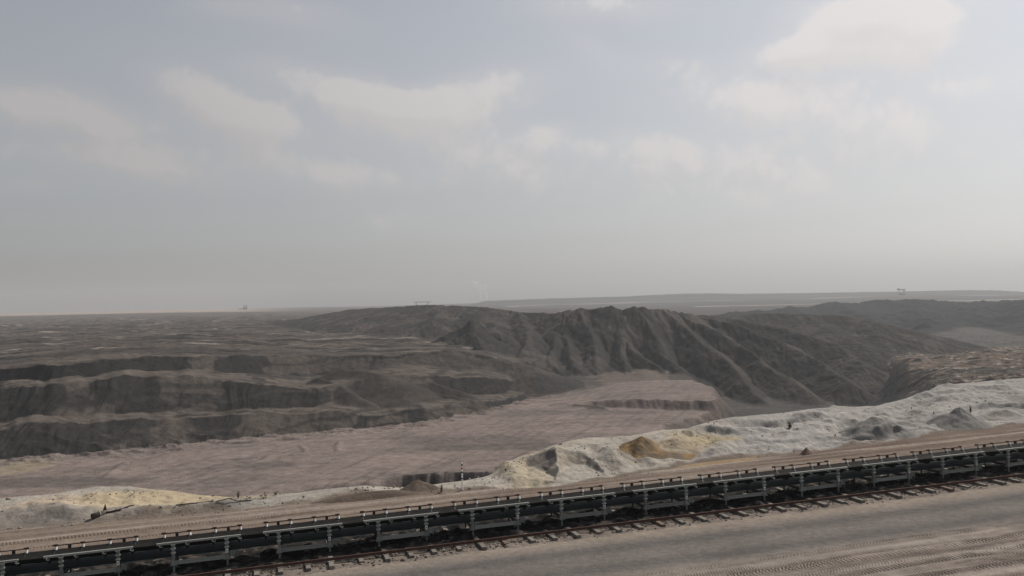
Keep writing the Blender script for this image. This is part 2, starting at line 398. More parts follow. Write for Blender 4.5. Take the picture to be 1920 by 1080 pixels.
reg((seg == 2)*np.clip(fbm((X2*0.9+Y2*0.1)/60, (Y2-0.25*X2)/7, 4, 211)*1.1-0.1, 0, 0.5), (0.2, 0.17, 0.155))
def patch(px, py, z, rx, ry):
    p = Pz(px, py, z); return np.exp(-(((X2-p[0])/rx)**2+((Y2-p[1])/ry)**2)**1.4)
ww = fbm(X2/26, Y2/20, 4, 215)
def soft(p, k=0.5): return sstep(p+ww*0.28, 0.22, 0.62)*k
reg(soft(patch(900, 828, -45, 34, 16))*flr, (0.15, 0.13, 0.12))
reg(soft(patch(960, 838, -45, 40, 9), 0.6)*flr, (0.14, 0.122, 0.112))
reg(soft(patch(500, 872, -45, 12, 9), 0.5)*flr, (0.14, 0.122, 0.112))
reg(soft(patch(110, 905, -45, 26, 10), 0.7)*flr, (0.16, 0.14, 0.13))
reg(soft(patch(20, 880, -45, 12, 14), 0.7)*flr, (0.40, 0.34, 0.24))
reg(soft(patch(1050, 775, -45, 60, 10), 0.5)*(seg <= 3)*(seg >= 2), (0.19, 0.165, 0.15))
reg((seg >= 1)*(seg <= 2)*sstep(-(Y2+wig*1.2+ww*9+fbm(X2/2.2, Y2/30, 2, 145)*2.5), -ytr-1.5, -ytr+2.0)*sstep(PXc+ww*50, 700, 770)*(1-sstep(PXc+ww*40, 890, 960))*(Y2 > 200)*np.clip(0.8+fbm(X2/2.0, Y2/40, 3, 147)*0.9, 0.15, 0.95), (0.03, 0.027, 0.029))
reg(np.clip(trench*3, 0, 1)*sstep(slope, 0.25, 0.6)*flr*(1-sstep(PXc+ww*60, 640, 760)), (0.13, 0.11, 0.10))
reg(low*(seg >= 2)*(seg <= 6), (0.10, 0.095, 0.09))
reg(low*(seg >= 2)*(seg <= 6)*np.clip(fbm(X2/40, Y2/12, 4, 217)*0.9, 0, 0.6), (0.16, 0.145, 0.135))
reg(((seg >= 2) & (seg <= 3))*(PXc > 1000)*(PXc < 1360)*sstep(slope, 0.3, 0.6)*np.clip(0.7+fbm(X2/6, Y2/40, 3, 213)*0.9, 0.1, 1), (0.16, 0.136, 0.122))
reg((seg >= 2)*(seg <= 8)*sstep(Y2+ww*25, 545, 590)*(Y2 < 760)*(1-sstep(PXc+ww*60, 1090, 1150))*sstep(PXc, 880, 940), (0.115, 0.105, 0.098))
reg((seg >= 2)*(seg <= 3)*(PXc > 950)*(PXc < 1340)*np.clip(fbm(X2/28, Y2/7, 4, 219)*1.3-0.1, 0, 0.6)*(Y2 > 430), (0.20, 0.165, 0.148))
# terraces
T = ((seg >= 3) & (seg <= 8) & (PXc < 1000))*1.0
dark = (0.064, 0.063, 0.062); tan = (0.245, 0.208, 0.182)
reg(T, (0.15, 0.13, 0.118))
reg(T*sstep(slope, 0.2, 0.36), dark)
lit = np.zeros_like(Z); ew = fbm(X2/9, Y2/7, 3, 221)*14  # sunlit patches painted paler into the wall colour
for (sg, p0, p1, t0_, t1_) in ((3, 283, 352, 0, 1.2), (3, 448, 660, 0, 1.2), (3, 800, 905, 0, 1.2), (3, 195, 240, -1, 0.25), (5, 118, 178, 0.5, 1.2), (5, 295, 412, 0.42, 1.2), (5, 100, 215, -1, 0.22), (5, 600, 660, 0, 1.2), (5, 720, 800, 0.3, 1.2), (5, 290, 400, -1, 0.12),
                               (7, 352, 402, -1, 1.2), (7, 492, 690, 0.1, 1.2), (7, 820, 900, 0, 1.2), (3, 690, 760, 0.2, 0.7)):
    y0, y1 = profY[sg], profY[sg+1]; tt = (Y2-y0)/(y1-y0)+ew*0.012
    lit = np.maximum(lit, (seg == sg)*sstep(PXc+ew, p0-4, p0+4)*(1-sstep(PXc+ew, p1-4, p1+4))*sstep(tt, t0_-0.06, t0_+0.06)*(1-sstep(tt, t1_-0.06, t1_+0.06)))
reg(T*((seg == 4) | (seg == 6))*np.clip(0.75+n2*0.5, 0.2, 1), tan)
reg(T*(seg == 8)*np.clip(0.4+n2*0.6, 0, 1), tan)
for sg in (3, 5):   # shade painted low on the faces as a darker colour
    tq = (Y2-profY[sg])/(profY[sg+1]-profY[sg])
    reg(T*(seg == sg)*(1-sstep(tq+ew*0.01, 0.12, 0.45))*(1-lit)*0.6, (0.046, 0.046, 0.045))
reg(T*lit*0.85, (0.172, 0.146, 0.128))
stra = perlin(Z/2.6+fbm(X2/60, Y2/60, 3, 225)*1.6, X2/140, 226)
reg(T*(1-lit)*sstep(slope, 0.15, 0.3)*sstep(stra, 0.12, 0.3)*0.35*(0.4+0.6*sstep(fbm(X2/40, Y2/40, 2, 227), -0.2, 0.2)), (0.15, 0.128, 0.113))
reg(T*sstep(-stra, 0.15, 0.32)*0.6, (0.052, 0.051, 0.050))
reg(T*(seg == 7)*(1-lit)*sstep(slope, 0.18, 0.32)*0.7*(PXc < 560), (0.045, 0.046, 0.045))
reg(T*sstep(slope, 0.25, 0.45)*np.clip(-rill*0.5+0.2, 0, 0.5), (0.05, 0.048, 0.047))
# rolling dump behind
PL = ((seg >= 8) & (PXc < 1250))*1.0
reg(PL, (0.158, 0.137, 0.124))
st = fbm((X2+0.12*Y2)/140, (Y2-0.10*X2)/34, 5, 231)
reg(PL*np.clip(st*1.2, 0, 0.8), (0.225, 0.188, 0.163))
reg(PL*np.clip(-st*1.3, 0, 0.85), (0.08, 0.075, 0.072))
reg(PL*sstep(fbm((X2+0.12*Y2)/90, (Y2-0.10*X2)/9, 3, 235), 0.25, 0.5)*0.7*(Y2 < 1700), (0.065, 0.062, 0.06))
reg(PL*sstep(fbm((X2+0.15*Y2)/70, (Y2-0.12*X2)/11, 3, 233), 0.58, 0.75)*(Y2 > 600), (0.42, 0.37, 0.33))
# right-hand valley
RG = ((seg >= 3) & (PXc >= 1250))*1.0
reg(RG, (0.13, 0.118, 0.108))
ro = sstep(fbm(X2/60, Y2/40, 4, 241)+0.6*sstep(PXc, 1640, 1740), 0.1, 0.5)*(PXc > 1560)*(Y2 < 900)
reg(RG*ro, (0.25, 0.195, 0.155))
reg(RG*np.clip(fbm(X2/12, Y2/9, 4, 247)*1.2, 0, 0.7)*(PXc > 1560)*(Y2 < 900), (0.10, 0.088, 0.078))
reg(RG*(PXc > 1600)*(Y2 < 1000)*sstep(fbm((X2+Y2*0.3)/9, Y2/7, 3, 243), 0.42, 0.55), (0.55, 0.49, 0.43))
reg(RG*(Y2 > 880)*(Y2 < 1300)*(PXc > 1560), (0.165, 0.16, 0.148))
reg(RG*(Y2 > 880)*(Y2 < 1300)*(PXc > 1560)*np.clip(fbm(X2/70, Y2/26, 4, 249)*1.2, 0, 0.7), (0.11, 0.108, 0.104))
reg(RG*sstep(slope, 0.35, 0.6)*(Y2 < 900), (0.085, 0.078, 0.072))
reg(RG*(PXc < 1680)*(PXc > 1560)*(Y2 < 640), (0.06, 0.06, 0.062))  # deep shadow of the hollow painted in as near-black
# big heap
hn = fbm(X2/30, Y2/50, 4, 251)
hm = hillm*(Y2 > 470)
base = np.where(Y2[..., None] < 660, np.array((0.105, 0.100, 0.095)), np.array((0.092, 0.091, 0.089)))
C = C*(1-hm[..., None])+base.astype(np.float32)*hm[..., None]
hb = sstep(hn, 0.08, 0.5)
reg(hm*hb*0.9*(Y2 < 1250), (0.182, 0.158, 0.142))
reg(hm*sstep(hr, 1.1, 1.6)*0.4*(Y2 < 1000), (0.165, 0.15, 0.135))
reg(hm*(PXc < 985)*(Y2 > 730)*np.clip(0.35+hn, 0, 0.8)*(PXc > 620)*sstep(fbm(X2/50, Y2/60, 3, 255), -0.1, 0.4), (0.185, 0.155, 0.135))
reg(hm*sstep(fbm(X2/11, Y2/30, 3, 253), 0.62, 0.8)*(Y2 > 690)*(Y2 < 1000)*0.7, (0.26, 0.235, 0.21))
reg(hm*(Y2 > 1150)*(PXc > 1300), (0.070, 0.074, 0.080))  # blue haze tint painted into the far hill's colour
# far country: bright sand strips, dark woods on the skyline
FR = (Y2 > 2600)*1.0
reg(FR*(PXc < 1000), (0.17, 0.145, 0.13))
reg(FR*(PXc < 1000)*sstep(Y2, 3400, 3700)*(1-sstep(PXc, 380, 620)), (0.62, 0.51, 0.43))
reg(FR*(PXc >= 880), (0.12, 0.115, 0.105))
reg((Y2 > 3170)*(Y2 < 3270)*(PXc > 1300)*sstep(fbm(X2/500, Y2/300, 2, 261), -0.5, -0.2), (0.6, 0.56, 0.5))
reg((Y2 > 4300)*(Y2 < 4550)*(PXc > 950)*sstep(fbm(X2/400, Y2/300, 2, 263), -0.1, 0.2), (0.45, 0.41, 0.37))
reg((Y2 > 5300)*(PXc > 880), (0.05, 0.06, 0.045))
# sand bank
sn = fbm(X2/3.5, Y2/3.5, 4, 301); sn2 = fbm(X2/0.8, Y2/0.8, 3, 305); yn = fbm(X2/9, Y2/7, 3, 307)
BK = (seg == 0) | ((seg == 1) & (Y2 < yc+9))
B = BK*1.0
reg(B, (0.475, 0.435, 0.38))
reg(B*sstep(PXc, 1280, 1420), (0.44, 0.42, 0.395))
reg(B*np.clip(fbm((S2+W2)/6, (W2-S2*0.2)/1.5, 4, 309)*0.8, 0, 0.6)*(PXc > 0), (0.33, 0.305, 0.28))
reg(B*np.clip(fbm(X2/7, Y2/5, 4, 311)*0.9+0.05, 0, 0.55)*sstep(PXc, 1150, 1300), (0.35, 0.335, 0.315))
reg(B*sstep(sn2, 0.6, 0.85)*0.45, (0.24, 0.22, 0.2))
# yellow sand, left dune and the ridge at the crest
yl = sstep(yn*0.6+0.9*np.exp(-((PXc-330)/200)**2)+0.8*np.exp(-((PXc-985)/70)**2)-0.5*sstep(PXc, 1350, 1500)-0.2, 0.1, 0.6)
reg(B*yl*0.75*(tb > 0.12), (0.47, 0.40, 0.285))
for (px, py, Yd, rx, ry, col, k) in [(160, 940, 71, 6, 2.4, (0.52, 0.43, 0.33), 0.95), (260, 935, 72, 6, 2.4, (0.52, 0.43, 0.30), 0.95),
                                     (60, 965, 67.5, 5, 2.2, (0.29, 0.262, 0.23), 0.9), (110, 970, 67.3, 2.5, 1.5, (0.20, 0.182, 0.165), 0.6), (300, 950, 69, 5, 1.2, (0.31, 0.285, 0.26), 0.9),
                                     (440, 944, 70, 5, 1.4, (0.36, 0.34, 0.315), 0.9), (1195, 842, 80.5, 2.6, 3.4, (0.40, 0.24, 0.085), 0.0),
                                     (1310, 830, 86, 3.5, 3.5, (0.47, 0.39, 0.25), 0.5)]:
    p = P(px, py, Yd); reg(B*sstep(gauss(p[0], p[1], rx, ry)+sn*0.25, 0.25, 0.6)*k, col)
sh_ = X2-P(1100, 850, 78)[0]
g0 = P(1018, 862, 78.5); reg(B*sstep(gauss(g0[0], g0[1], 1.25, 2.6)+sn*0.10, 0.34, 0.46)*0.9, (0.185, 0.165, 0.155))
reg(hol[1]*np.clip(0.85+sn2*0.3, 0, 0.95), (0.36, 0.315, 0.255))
reg(hol[1]*sstep(sh_+sn*0.5, -0.1, 0.9)*0.9, (0.21, 0.192, 0.175))  # shadow on the second hollow's right side painted into its colour
for (px, py, Yd, rx, ry, col, k) in [(1262, 838, 82.5, 3.6, 3.0, (0.40, 0.30, 0.175), 0.5), (1330, 832, 86, 3.0, 2.6, (0.45, 0.36, 0.22), 0.5), (1180, 846, 78.5, 1.6, 2.0, (0.23, 0.20, 0.165), 0.7)]:
    p = P(px, py, Yd); reg(B*sstep(gauss(p[0], p[1], rx, ry)+sn*0.3, 0.25, 0.7)*k, col)
# brown soil at the toe and on the haul track
tw_ = np.where(seg == 0, 1-sstep((Y2-yt)+sn*0.8, 0.3, 1.1+0.5*np.exp(-((PXc-690)/130)**2)), 0)
reg(tw_*0.85*sstep(PXc, -100, 250)*1.0, (0.205, 0.16, 0.13))
TR = (seg == -1)*(W2 > 2.5)
reg(TR*1.0, (0.25, 0.198, 0.163))
reg(TR*np.clip(0.2+fbm(S2/40, W2/0.9, 4, 321)*1.3, 0, 0.85), (0.165, 0.125, 0.10))
reg(TR*np.clip(fbm(S2/30, W2/0.9, 3, 325)-0.1, 0, 0.7), (0.36, 0.31, 0.265))
# stripe of earth under the rails, shade painted under the belt, verge, roadway, trodden yard
reg(TR*sstep(Y2-yt+0.5*sn, -2.8, -1.6)*0.75*sstep(PXc, 1380, 1500), (0.165, 0.125, 0.105))
reg(TR*np.exp(-((W2-fbm(S2/30, W2*0, 2, 327)*0.4-13.6)/0.22)**2)*0.6, (0.42, 0.37, 0.32))
oc = on_bench(1330, 868); reg((seg == -1)*sstep(gauss(oc[0], oc[1], 5.5, 0.9)+sn*0.2, 0.3, 0.7)*0.75, (0.36, 0.26, 0.15))
TB = (seg == -1)*(W2 <= 2.5)
reg(TB*1.0, (0.30, 0.255, 0.215))
reg(TB*(W2 > -3.0+0.35*sn)*np.clip(0.75+sn2*0.5, 0, 1), (0.20, 0.17, 0.148))
reg((seg == -1)*sstep(W2+0.35*sn, -1.7, -1.1)*(1-sstep(W2+0.5*sn, 7.2, 8.4))*np.clip(1.0+sn2*0.5, 0, 1), (0.024, 0.024, 0.024))  # shade beneath the conveyor painted near-black into the ground
wr = W2+fbm(S2/30, W2*0, 2, 331)*0.35
rd = sstep(wr, -12.4, -9.4)*(1-sstep(wr, -5.6, -3.4))*(W2 < 0)
reg(rd*0.85, (0.178, 0.163, 0.156))
reg(rd*(np.exp(-((wr+5.9)/0.8)**2)+np.exp(-((wr+9.3)/0.9)**2))*0.7, (0.125, 0.117, 0.113))
YD = (seg == -1)*sstep(-W2, 10.6, 12.0)
reg(YD, (0.31, 0.265, 0.235))
reg(YD*np.clip(0.2+fbm(S2/30, W2/0.6, 4, 335)*1.2, 0, 0.85), (0.17, 0.14, 0.123))
reg(YD*np.clip(fbm(S2/18, W2/1.1, 3, 337)-0.15, 0, 0.7), (0.42, 0.38, 0.335))
hm2 = hillm*(Y2 <= 620)*(PXc < 1000)*(Y2 > 455)
reg(hm2, (0.12, 0.105, 0.095)); reg(hm2*sstep(fbm(X2/16, Y2/16, 3, 351), -0.1, 0.3)*0.8, (0.18, 0.155, 0.137))
k_ = np.where(seg == -1, 0.62, np.where(bk, 0.70, 0.56))
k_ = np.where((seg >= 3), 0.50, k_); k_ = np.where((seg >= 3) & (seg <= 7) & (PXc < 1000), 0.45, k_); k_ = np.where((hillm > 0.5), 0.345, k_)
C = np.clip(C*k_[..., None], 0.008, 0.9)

# ------------------------------------------------------------------ material helpers
class NT:
    def __init__(s, tree): s.t = tree
    def n(s, typ, **kw):
        nd = s.t.nodes.new(typ)
        for k, v in kw.items(): setattr(nd, k, v)
        return nd
    def l(s, a, b): s.t.links.new(a, b)
    def math(s, op, *ins, clamp=False):
        nd = s.n('ShaderNodeMath', operation=op); nd.use_clamp = clamp
        for i, x in enumerate(ins):
            if hasattr(x, 'links') or hasattr(x, 'is_linked'): s.l(x, nd.inputs[i])
            else: nd.inputs[i].default_value = x
        return nd.outputs[0]
    def noise(s, vec, scale, detail=4, rough=0.55):
        nd = s.n('ShaderNodeTexNoise'); nd.inputs['Scale'].default_value = scale; nd.inputs['Detail'].default_value = detail; nd.inputs['Roughness'].default_value = rough
        if vec is not None: s.l(vec, nd.inputs['Vector'])
        return nd.outputs[0]
    def mapr(s, x, a, b, c, d):
        nd = s.n('ShaderNodeMapRange'); s.l(x, nd.inputs[0])
        for i, v in enumerate((a, b, c, d)): nd.inputs[i+1].default_value = v
        return nd.outputs[0]
def new_mat(name):
    mt = D.materials.new(name); mt.use_nodes = True; nt = NT(mt.node_tree)
    b = mt.node_tree.nodes['Principled BSDF']
    return mt, nt, b
def scale_color(nt, col, fac):
    vm = nt.n('ShaderNodeVectorMath', operation='SCALE'); nt.l(col, vm.inputs[0]); nt.l(fac, vm.inputs['Scale']); return vm.outputs[0]

def wat(px, py): p = on_bench(px, py); return sw(p[0], p[1])[1]
print('tread rows at', [round(wat(*q), 2) for q in ((100, 1006), (480, 969), (930, 921), (300, 1001), (530, 980), (700, 962))])
TREADS = [((wat(480, 969)+wat(930, 921))/2, 0.28, 4.1), ((wat(300, 1001)+wat(700, 960))/2, 0.24, 4.4), (wat(1320, 905), 0.3, 3.9), (-13.1, 0.3, 3.7), (-15.0, 0.3, 3.9), (-16.9, 0.34, 3.5), (-17.6, 0.25, 4.3), (-19.5, 0.35, 3.6)]
def ground_mat(name, sc, bumpd, tracks=False, v0=0.75, v1=1.25):
    mt, nt, b = new_mat(name)
    at = nt.n('ShaderNodeAttribute', attribute_name='soil'); geo = nt.n('ShaderNodeNewGeometry'); pos = geo.outputs['Position']
    nA = nt.noise(pos, sc, 8, 0.65); nB = nt.noise(pos, sc*0.13, 5, 0.6)
    nC = nt.noise(pos, sc*7.0, 4, 0.7)
    fac = nt.math('MULTIPLY', nt.mapr(nA, 0.25, 0.75, v0, v1), nt.math('MULTIPLY', nt.mapr(nB, 0.25, 0.75, 0.86, 1.14), nt.mapr(nC, 0.3, 0.7, 0.80, 1.20)))
    hgt = nt.math('MULTIPLY_ADD', nC, 0.3, nA)
    if tracks:
        uv = nt.n('ShaderNodeUVMap', uv_map='track').outputs[0]
        sx = nt.n('ShaderNodeSeparateXYZ'); nt.l(uv, sx.inputs[0]); s_, w_ = sx.outputs[0], sx.outputs[1]
        lown = nt.n('ShaderNodeTexNoise'); lown.noise_dimensions = '1D'; lown.inputs['Scale'].default_value = 0.07; lown.inputs['Detail'].default_value = 2; nt.l(s_, lown.inputs['W'])
        for per, seed, thr, frq in ((0.86, 3.0, 0.35, 3.6), (1.27, 41.0, 0.3, 4.4), (2.03, 77.0, 0.4, 5.2)):
            ww_ = nt.math('ADD', w_, nt.math('MULTIPLY', lown.outputs[0], 2.2+seed*0.05))
            q = nt.math('DIVIDE', ww_, per); k = nt.math('FLOOR', q)
            loc = nt.math('SUBTRACT', nt.math('FRACT', q), 0.5)
            al = nt.math('ABSOLUTE', loc)
            wn = nt.n('ShaderNodeTexWhiteNoise', noise_dimensions='1D'); nt.l(nt.math('ADD', k, seed), wn.inputs['W']); r = wn.outputs['Value']
            band = nt.math('LESS_THAN', al, nt.math('MULTIPLY_ADD', r, 0.2, 0.16))
            on = nt.math('GREATER_THAN', r, thr)
            ph = nt.math('ADD', nt.math('MULTIPLY', s_, nt.math('MULTIPLY_ADD', r, 1.4, frq)), nt.math('MULTIPLY', al, 3.0))
            saw = nt.math('FRACT', ph)
            lug = nt.mapr(saw, 0.35, 0.6, 0, 1)
            pn = nt.noise(pos, 0.55, 3, 0.5)
            vis = nt.mapr(pn, 0.36, 0.5, 0.1, 1)
            mk_ = nt.math('MULTIPLY', nt.math('MULTIPLY', band, on), vis)
            inside = nt.math('LESS_THAN', w_, -10.6)
            mk_ = nt.math('MULTIPLY', mk_, inside)
            dk = nt.math('MULTIPLY', mk_, lug)
            fac = nt.math('MULTIPLY', fac, nt.math('MULTIPLY_ADD', dk, -0.45, 1.06))
            hgt = nt.math('MULTIPLY_ADD', dk, -0.7, hgt)
        for wc_, hw_, fq in TREADS:
            wv = nt.math('SUBTRACT', nt.math('MULTIPLY_ADD', lown.outputs[0], 0.5, w_), wc_+0.25)
            bnd = nt.math('LESS_THAN', nt.math('ABSOLUTE', wv), hw_)
            sw_ = nt.math('FRACT', nt.math('ADD', nt.math('MULTIPLY', s_, fq), nt.math('MULTIPLY', wv, 1.2)))
            dk = nt.math('MULTIPLY', nt.math('MULTIPLY', bnd, nt.mapr(sw_, 0.42, 0.58, 0, 1)), nt.mapr(nt.noise(pos, 0.8, 2, 0.5), 0.35, 0.5, 0.35, 1))
            fac = nt.math('MULTIPLY', fac, nt.math('MULTIPLY_ADD', dk, -0.48, nt.math('MULTIPLY_ADD', bnd, 0.1, 1.0)))
            hgt = nt.math('MULTIPLY_ADD', dk, -0.8, hgt)
    nt.l(scale_color(nt, at.outputs['Color'], fac), b.inputs['Base Color'])
    bp = nt.n('ShaderNodeBump'); bp.inputs['Strength'].default_value = 0.6; bp.inputs['Distance'].default_value = bumpd
    nt.l(hgt, bp.inputs['Height']); nt.l(bp.outputs[0], b.inputs['Normal'])
    b.inputs['Roughness'].default_value = 1.0; b.inputs['Specular IOR Level'].default_value = 0.03
    return mt
M_near = ground_mat('dusty_earth', 2.2, 0.12, True)
M_sand = ground_mat('loose_sand', 1.6, 0.26, False, 0.74, 1.24)
M_pit = ground_mat('overburden', 0.22, 1.6, False, 0.66, 1.36)
M_far = ground_mat('distant_soil', 0.03, 2.0, False, 0.8, 1.2)

# ------------------------------------------------------------------ build the ground, cut into its named pieces
ridx = np.arange(NR*NC).reshape(NR, NC)
fc = lambda a: a[:-1, :-1]
segf = fc(seg); Yf = fc(Y2); Wf = fc(W2); hf_ = fc(hillm); pxf = fc(PXc)
R = np.zeros(segf.shape, np.int8)
R[segf == -1] = 0                                    # track bed between road and bank
R[(segf == -1) & (Wf < -3.3)] = 1                    # road and yard
bankface = (segf == 0) | ((segf == 1) & (Yf < (yc[:-1]+25)))
R[bankface] = 2
R[(segf == 1) & ~bankface] = 3
R[(segf == 2)] = 3
R[(segf >= 3) & (segf <= 7)] = 4
R[(segf >= 8)] = 5
R[(segf >= 3) & (pxf > 1540) & (Yf < 1350)] = 7
R[(hf_ > 0.5) & (Yf > 560) & (Yf < 1300) & (pxf > 600)] = 6
R[(hf_ > 0.5) & (Yf >= 1100) & (pxf > 1300)] = 8
R[Yf > 2900] = 8
names = ['track_ground', 'road', 'sand_terrain', 'pit_floor', 'terrace_terrain', 'plain', 'spoil_hill', 'valley', 'hills']
mats = [M_near, M_near, M_sand, M_pit, M_pit, M_pit, M_pit, M_pit, M_far]
Vx = np.stack([X2, Y2, Z], -1).reshape(-1, 3).astype(np.float32)
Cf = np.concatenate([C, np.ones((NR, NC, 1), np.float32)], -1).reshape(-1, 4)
UVv = np.stack([S2, W2], -1).reshape(-1, 2).astype(np.float32)
Q = np.stack([ridx[:-1, :-1], ridx[:-1, 1:], ridx[1:, 1:], ridx[1:, :-1]], -1)
# smooth normals of the whole sheet, so that the cuts do not show
tx = np.stack([np.gradient(X2, axis=1), np.zeros_like(X2), np.gradient(Z, axis=1)], -1)
ty = np.stack([np.gradient(X2, axis=0), np.gradient(Y2, axis=0), np.gradient(Z, axis=0)], -1)
Nn = np.cross(tx, ty); Nn /= np.linalg.norm(Nn, axis=-1, keepdims=True)
Nn = Nn.reshape(-1, 3)
for r, nm in enumerate(names):
    q = Q[R == r]
    if not len(q): continue
    uq, inv = np.unique(q, return_inverse=True); inv = inv.reshape(q.shape).astype(np.int32)
    me = D.meshes.new(nm)
    me.vertices.add(len(uq)); me.vertices.foreach_set('co', Vx[uq].ravel())
    me.loops.add(inv.size); me.loops.foreach_set('vertex_index', inv.ravel())
    me.polygons.add(len(inv)); me.polygons.foreach_set('loop_start', np.arange(0, inv.size, 4, dtype=np.int32))
    me.polygons.foreach_set('use_smooth', np.ones(len(inv), bool))
    me.update(calc_edges=True)
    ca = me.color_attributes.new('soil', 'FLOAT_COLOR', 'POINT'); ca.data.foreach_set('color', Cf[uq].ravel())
    if r < 2:
        uvl = me.uv_layers.new(name='track'); uvl.data.foreach_set('uv', UVv[uq][inv.ravel()].ravel())
    me.normals_split_custom_set_from_vertices(Nn[uq].tolist())
    me.materials.append(mats[r])
    o = D.objects.new(nm, me); COL.objects.link(o); o['kind'] = 'structure'
print('terrain', NR, NC, time.time()-T0)
# ------------------------------------------------------------------ small mesh builder
class MB:
    def __init__(s): s.v = []; s.f = []; s.mi = []; s.sm = []
    def add(s, vs, fs, mi=0, sm=False):
        b = len(s.v); s.v += [tuple(map(float, v)) for v in vs]
        for f in fs: s.f.append([i+b for i in f]); s.mi.append(mi); s.sm.append(sm)
    def box(s, x0, x1, y0, y1, z0, z1, mi=0):
        s.add([(x0, y0, z0), (x1, y0, z0), (x1, y1, z0), (x0, y1, z0), (x0, y0, z1), (x1, y0, z1), (x1, y1, z1), (x0, y1, z1)],
              [(0, 3, 2, 1), (4, 5, 6, 7), (0, 1, 5, 4), (1, 2, 6, 5), (2, 3, 7, 6), (3, 0, 4, 7)], mi)
    def frustum(s, cx, cy, z0, z1, a0, b0, a1, b1, mi=0):
        s.add([(cx-a0, cy-b0, z0), (cx+a0, cy-b0, z0), (cx+a0, cy+b0, z0), (cx-a0, cy+b0, z0), (cx-a1, cy-b1, z1), (cx+a1, cy-b1, z1), (cx+a1, cy+b1, z1), (cx-a1, cy+b1, z1)],
              [(0, 3, 2, 1), (4, 5, 6, 7), (0, 1, 5, 4), (1, 2, 6, 5), (2, 3, 7, 6), (3, 0, 4, 7)], mi)
    def tube(s, p, q, r0, r1=None, n=10, mi=0, caps=True):
        r1 = r0 if r1 is None else r1
        p = Vector(p); q = Vector(q); d = (q-p).normalized()
        a = d.orthogonal().normalized(); b = d.cross(a)
        vs = [p+(a*math.cos(2*PI*i/n)+b*math.sin(2*PI*i/n))*r0 for i in range(n)]+[q+(a*math.cos(2*PI*i/n)+b*math.sin(2*PI*i/n))*r1 for i in range(n)]
        s.add(vs, [(i, (i+1) % n, n+(i+1) % n, n+i) for i in range(n)], mi, True)
        if caps:
            s.add(vs[:n], [tuple(range(n))[::-1]], mi); s.add(vs[n:], [tuple(range(n))], mi)
    def path(s, pts, r, n=8, mi=0):
        for a, b in zip(pts[:-1], pts[1:]): s.tube(a, b, r, r, n, mi)
    def build(s, name, mat, parent=None, loc=None):
        me = D.meshes.new(name); me.from_pydata(s.v, [], s.f)
        me.polygons.foreach_set('material_index', s.mi); me.polygons.foreach_set('use_smooth', s.sm)
        for x in (mat if isinstance(mat, (list, tuple)) else [mat]): me.materials.append(x)
        me.update()
        o = D.objects.new(name, me); COL.objects.link(o)
        if parent: o.parent = parent
        if loc is not None: o.location = loc
        return o
def tag(o, label, cat, group=None):
    o['label'] = label; o['category'] = cat
    if group: o['group'] = group
    return o
def empty(name, loc, rot=(0, 0, 0)):
    o = D.objects.new(name, None); COL.objects.link(o); o.location = [float(x) for x in loc]; o.rotation_euler = rot; o.empty_display_size = 0.3
    return o
def copy_tree(o, parent=None):
    c = o.copy(); COL.objects.link(c); c.parent = parent
    for ch in list(o.children): copy_tree(ch, c)
    return c

def paint(name, col, rough=0.6, metal=0.0, var=0.25, sc=6.0, dust=None, dusta=0.5):
    mt, nt, b = new_mat(name)
    oi = nt.n('ShaderNodeObjectInfo'); geo = nt.n('ShaderNodeNewGeometry')
    n1_ = nt.noise(geo.outputs['Position'], sc, 6, 0.65)
    rgb = nt.n('ShaderNodeRGB'); rgb.outputs[0].default_value = (*col, 1)
    c = scale_color(nt, rgb.outputs[0], nt.math('MULTIPLY', nt.mapr(n1_, 0.3, 0.7, 1-var, 1+var), nt.mapr(oi.outputs['Random'], 0, 1, 0.82, 1.15)))
    if dust:
        mx = nt.n('ShaderNodeMix', data_type='RGBA'); sx = nt.n('ShaderNodeSeparateXYZ'); nt.l(geo.outputs['Normal'], sx.inputs[0])
        n2_ = nt.noise(geo.outputs['Position'], 3.1, 4, 0.6)
        f = nt.math('MULTIPLY', nt.mapr(sx.outputs[2], 0.1, 0.9, 0.12, 1.0), nt.mapr(n2_, 0.35, 0.65, dusta*0.5, dusta))
        nt.l(f, mx.inputs[0]); nt.l(c, mx.inputs[6]); mx.inputs[7].default_value = (*dust, 1); c = mx.outputs[2]
    nt.l(c, b.inputs['Base Color']); b.inputs['Roughness'].default_value = rough; b.inputs['Metallic'].default_value = metal; b.inputs['Specular IOR Level'].default_value = 0.12 if rough >= 0.7 else 0.3
    return mt
DUST = (0.20, 0.175, 0.15)
M_frame = paint('grey_green_paint', (0.165, 0.185, 0.17), 0.55, 0, 0.25, 5, DUST, 0.45)
M_railtop = paint('pale_green_paint', (0.27, 0.285, 0.262), 0.5, 0, 0.2, 5, DUST, 0.3)
M_collar = paint('pale_collar_paint', (0.36, 0.38, 0.35), 0.5, 0, 0.15, 6)
M_darksteel = paint('dark_green_steel', (0.022, 0.028, 0.026), 0.6, 0, 0.3, 5, (0.06, 0.055, 0.05), 0.3)
M_rubber = paint('dusty_rubber', (0.013, 0.013, 0.0125), 0.85, 0, 0.4, 2.2, (0.035, 0.031, 0.028), 0.45)
M_rubber2 = paint('dark_rubber', (0.011, 0.021, 0.024), 0.75, 0, 0.35, 1.5, (0.02, 0.025, 0.026), 0.3)
M_roller = paint('roller_steel', (0.035, 0.036, 0.035), 0.5, 0.2, 0.3, 8)
M_bright = paint('glint_pale_steel', (0.72, 0.72, 0.69), 0.35, 0.2, 0.1, 9)  # end caps near-white, their sun glint painted in
M_rust = paint('rusty_steel', (0.10, 0.055, 0.043), 0.8, 0, 0.4, 7, (0.14, 0.105, 0.085), 0.3)
M_rustdark = paint('brown_rust', (0.05, 0.032, 0.027), 0.8, 0, 0.4, 7)
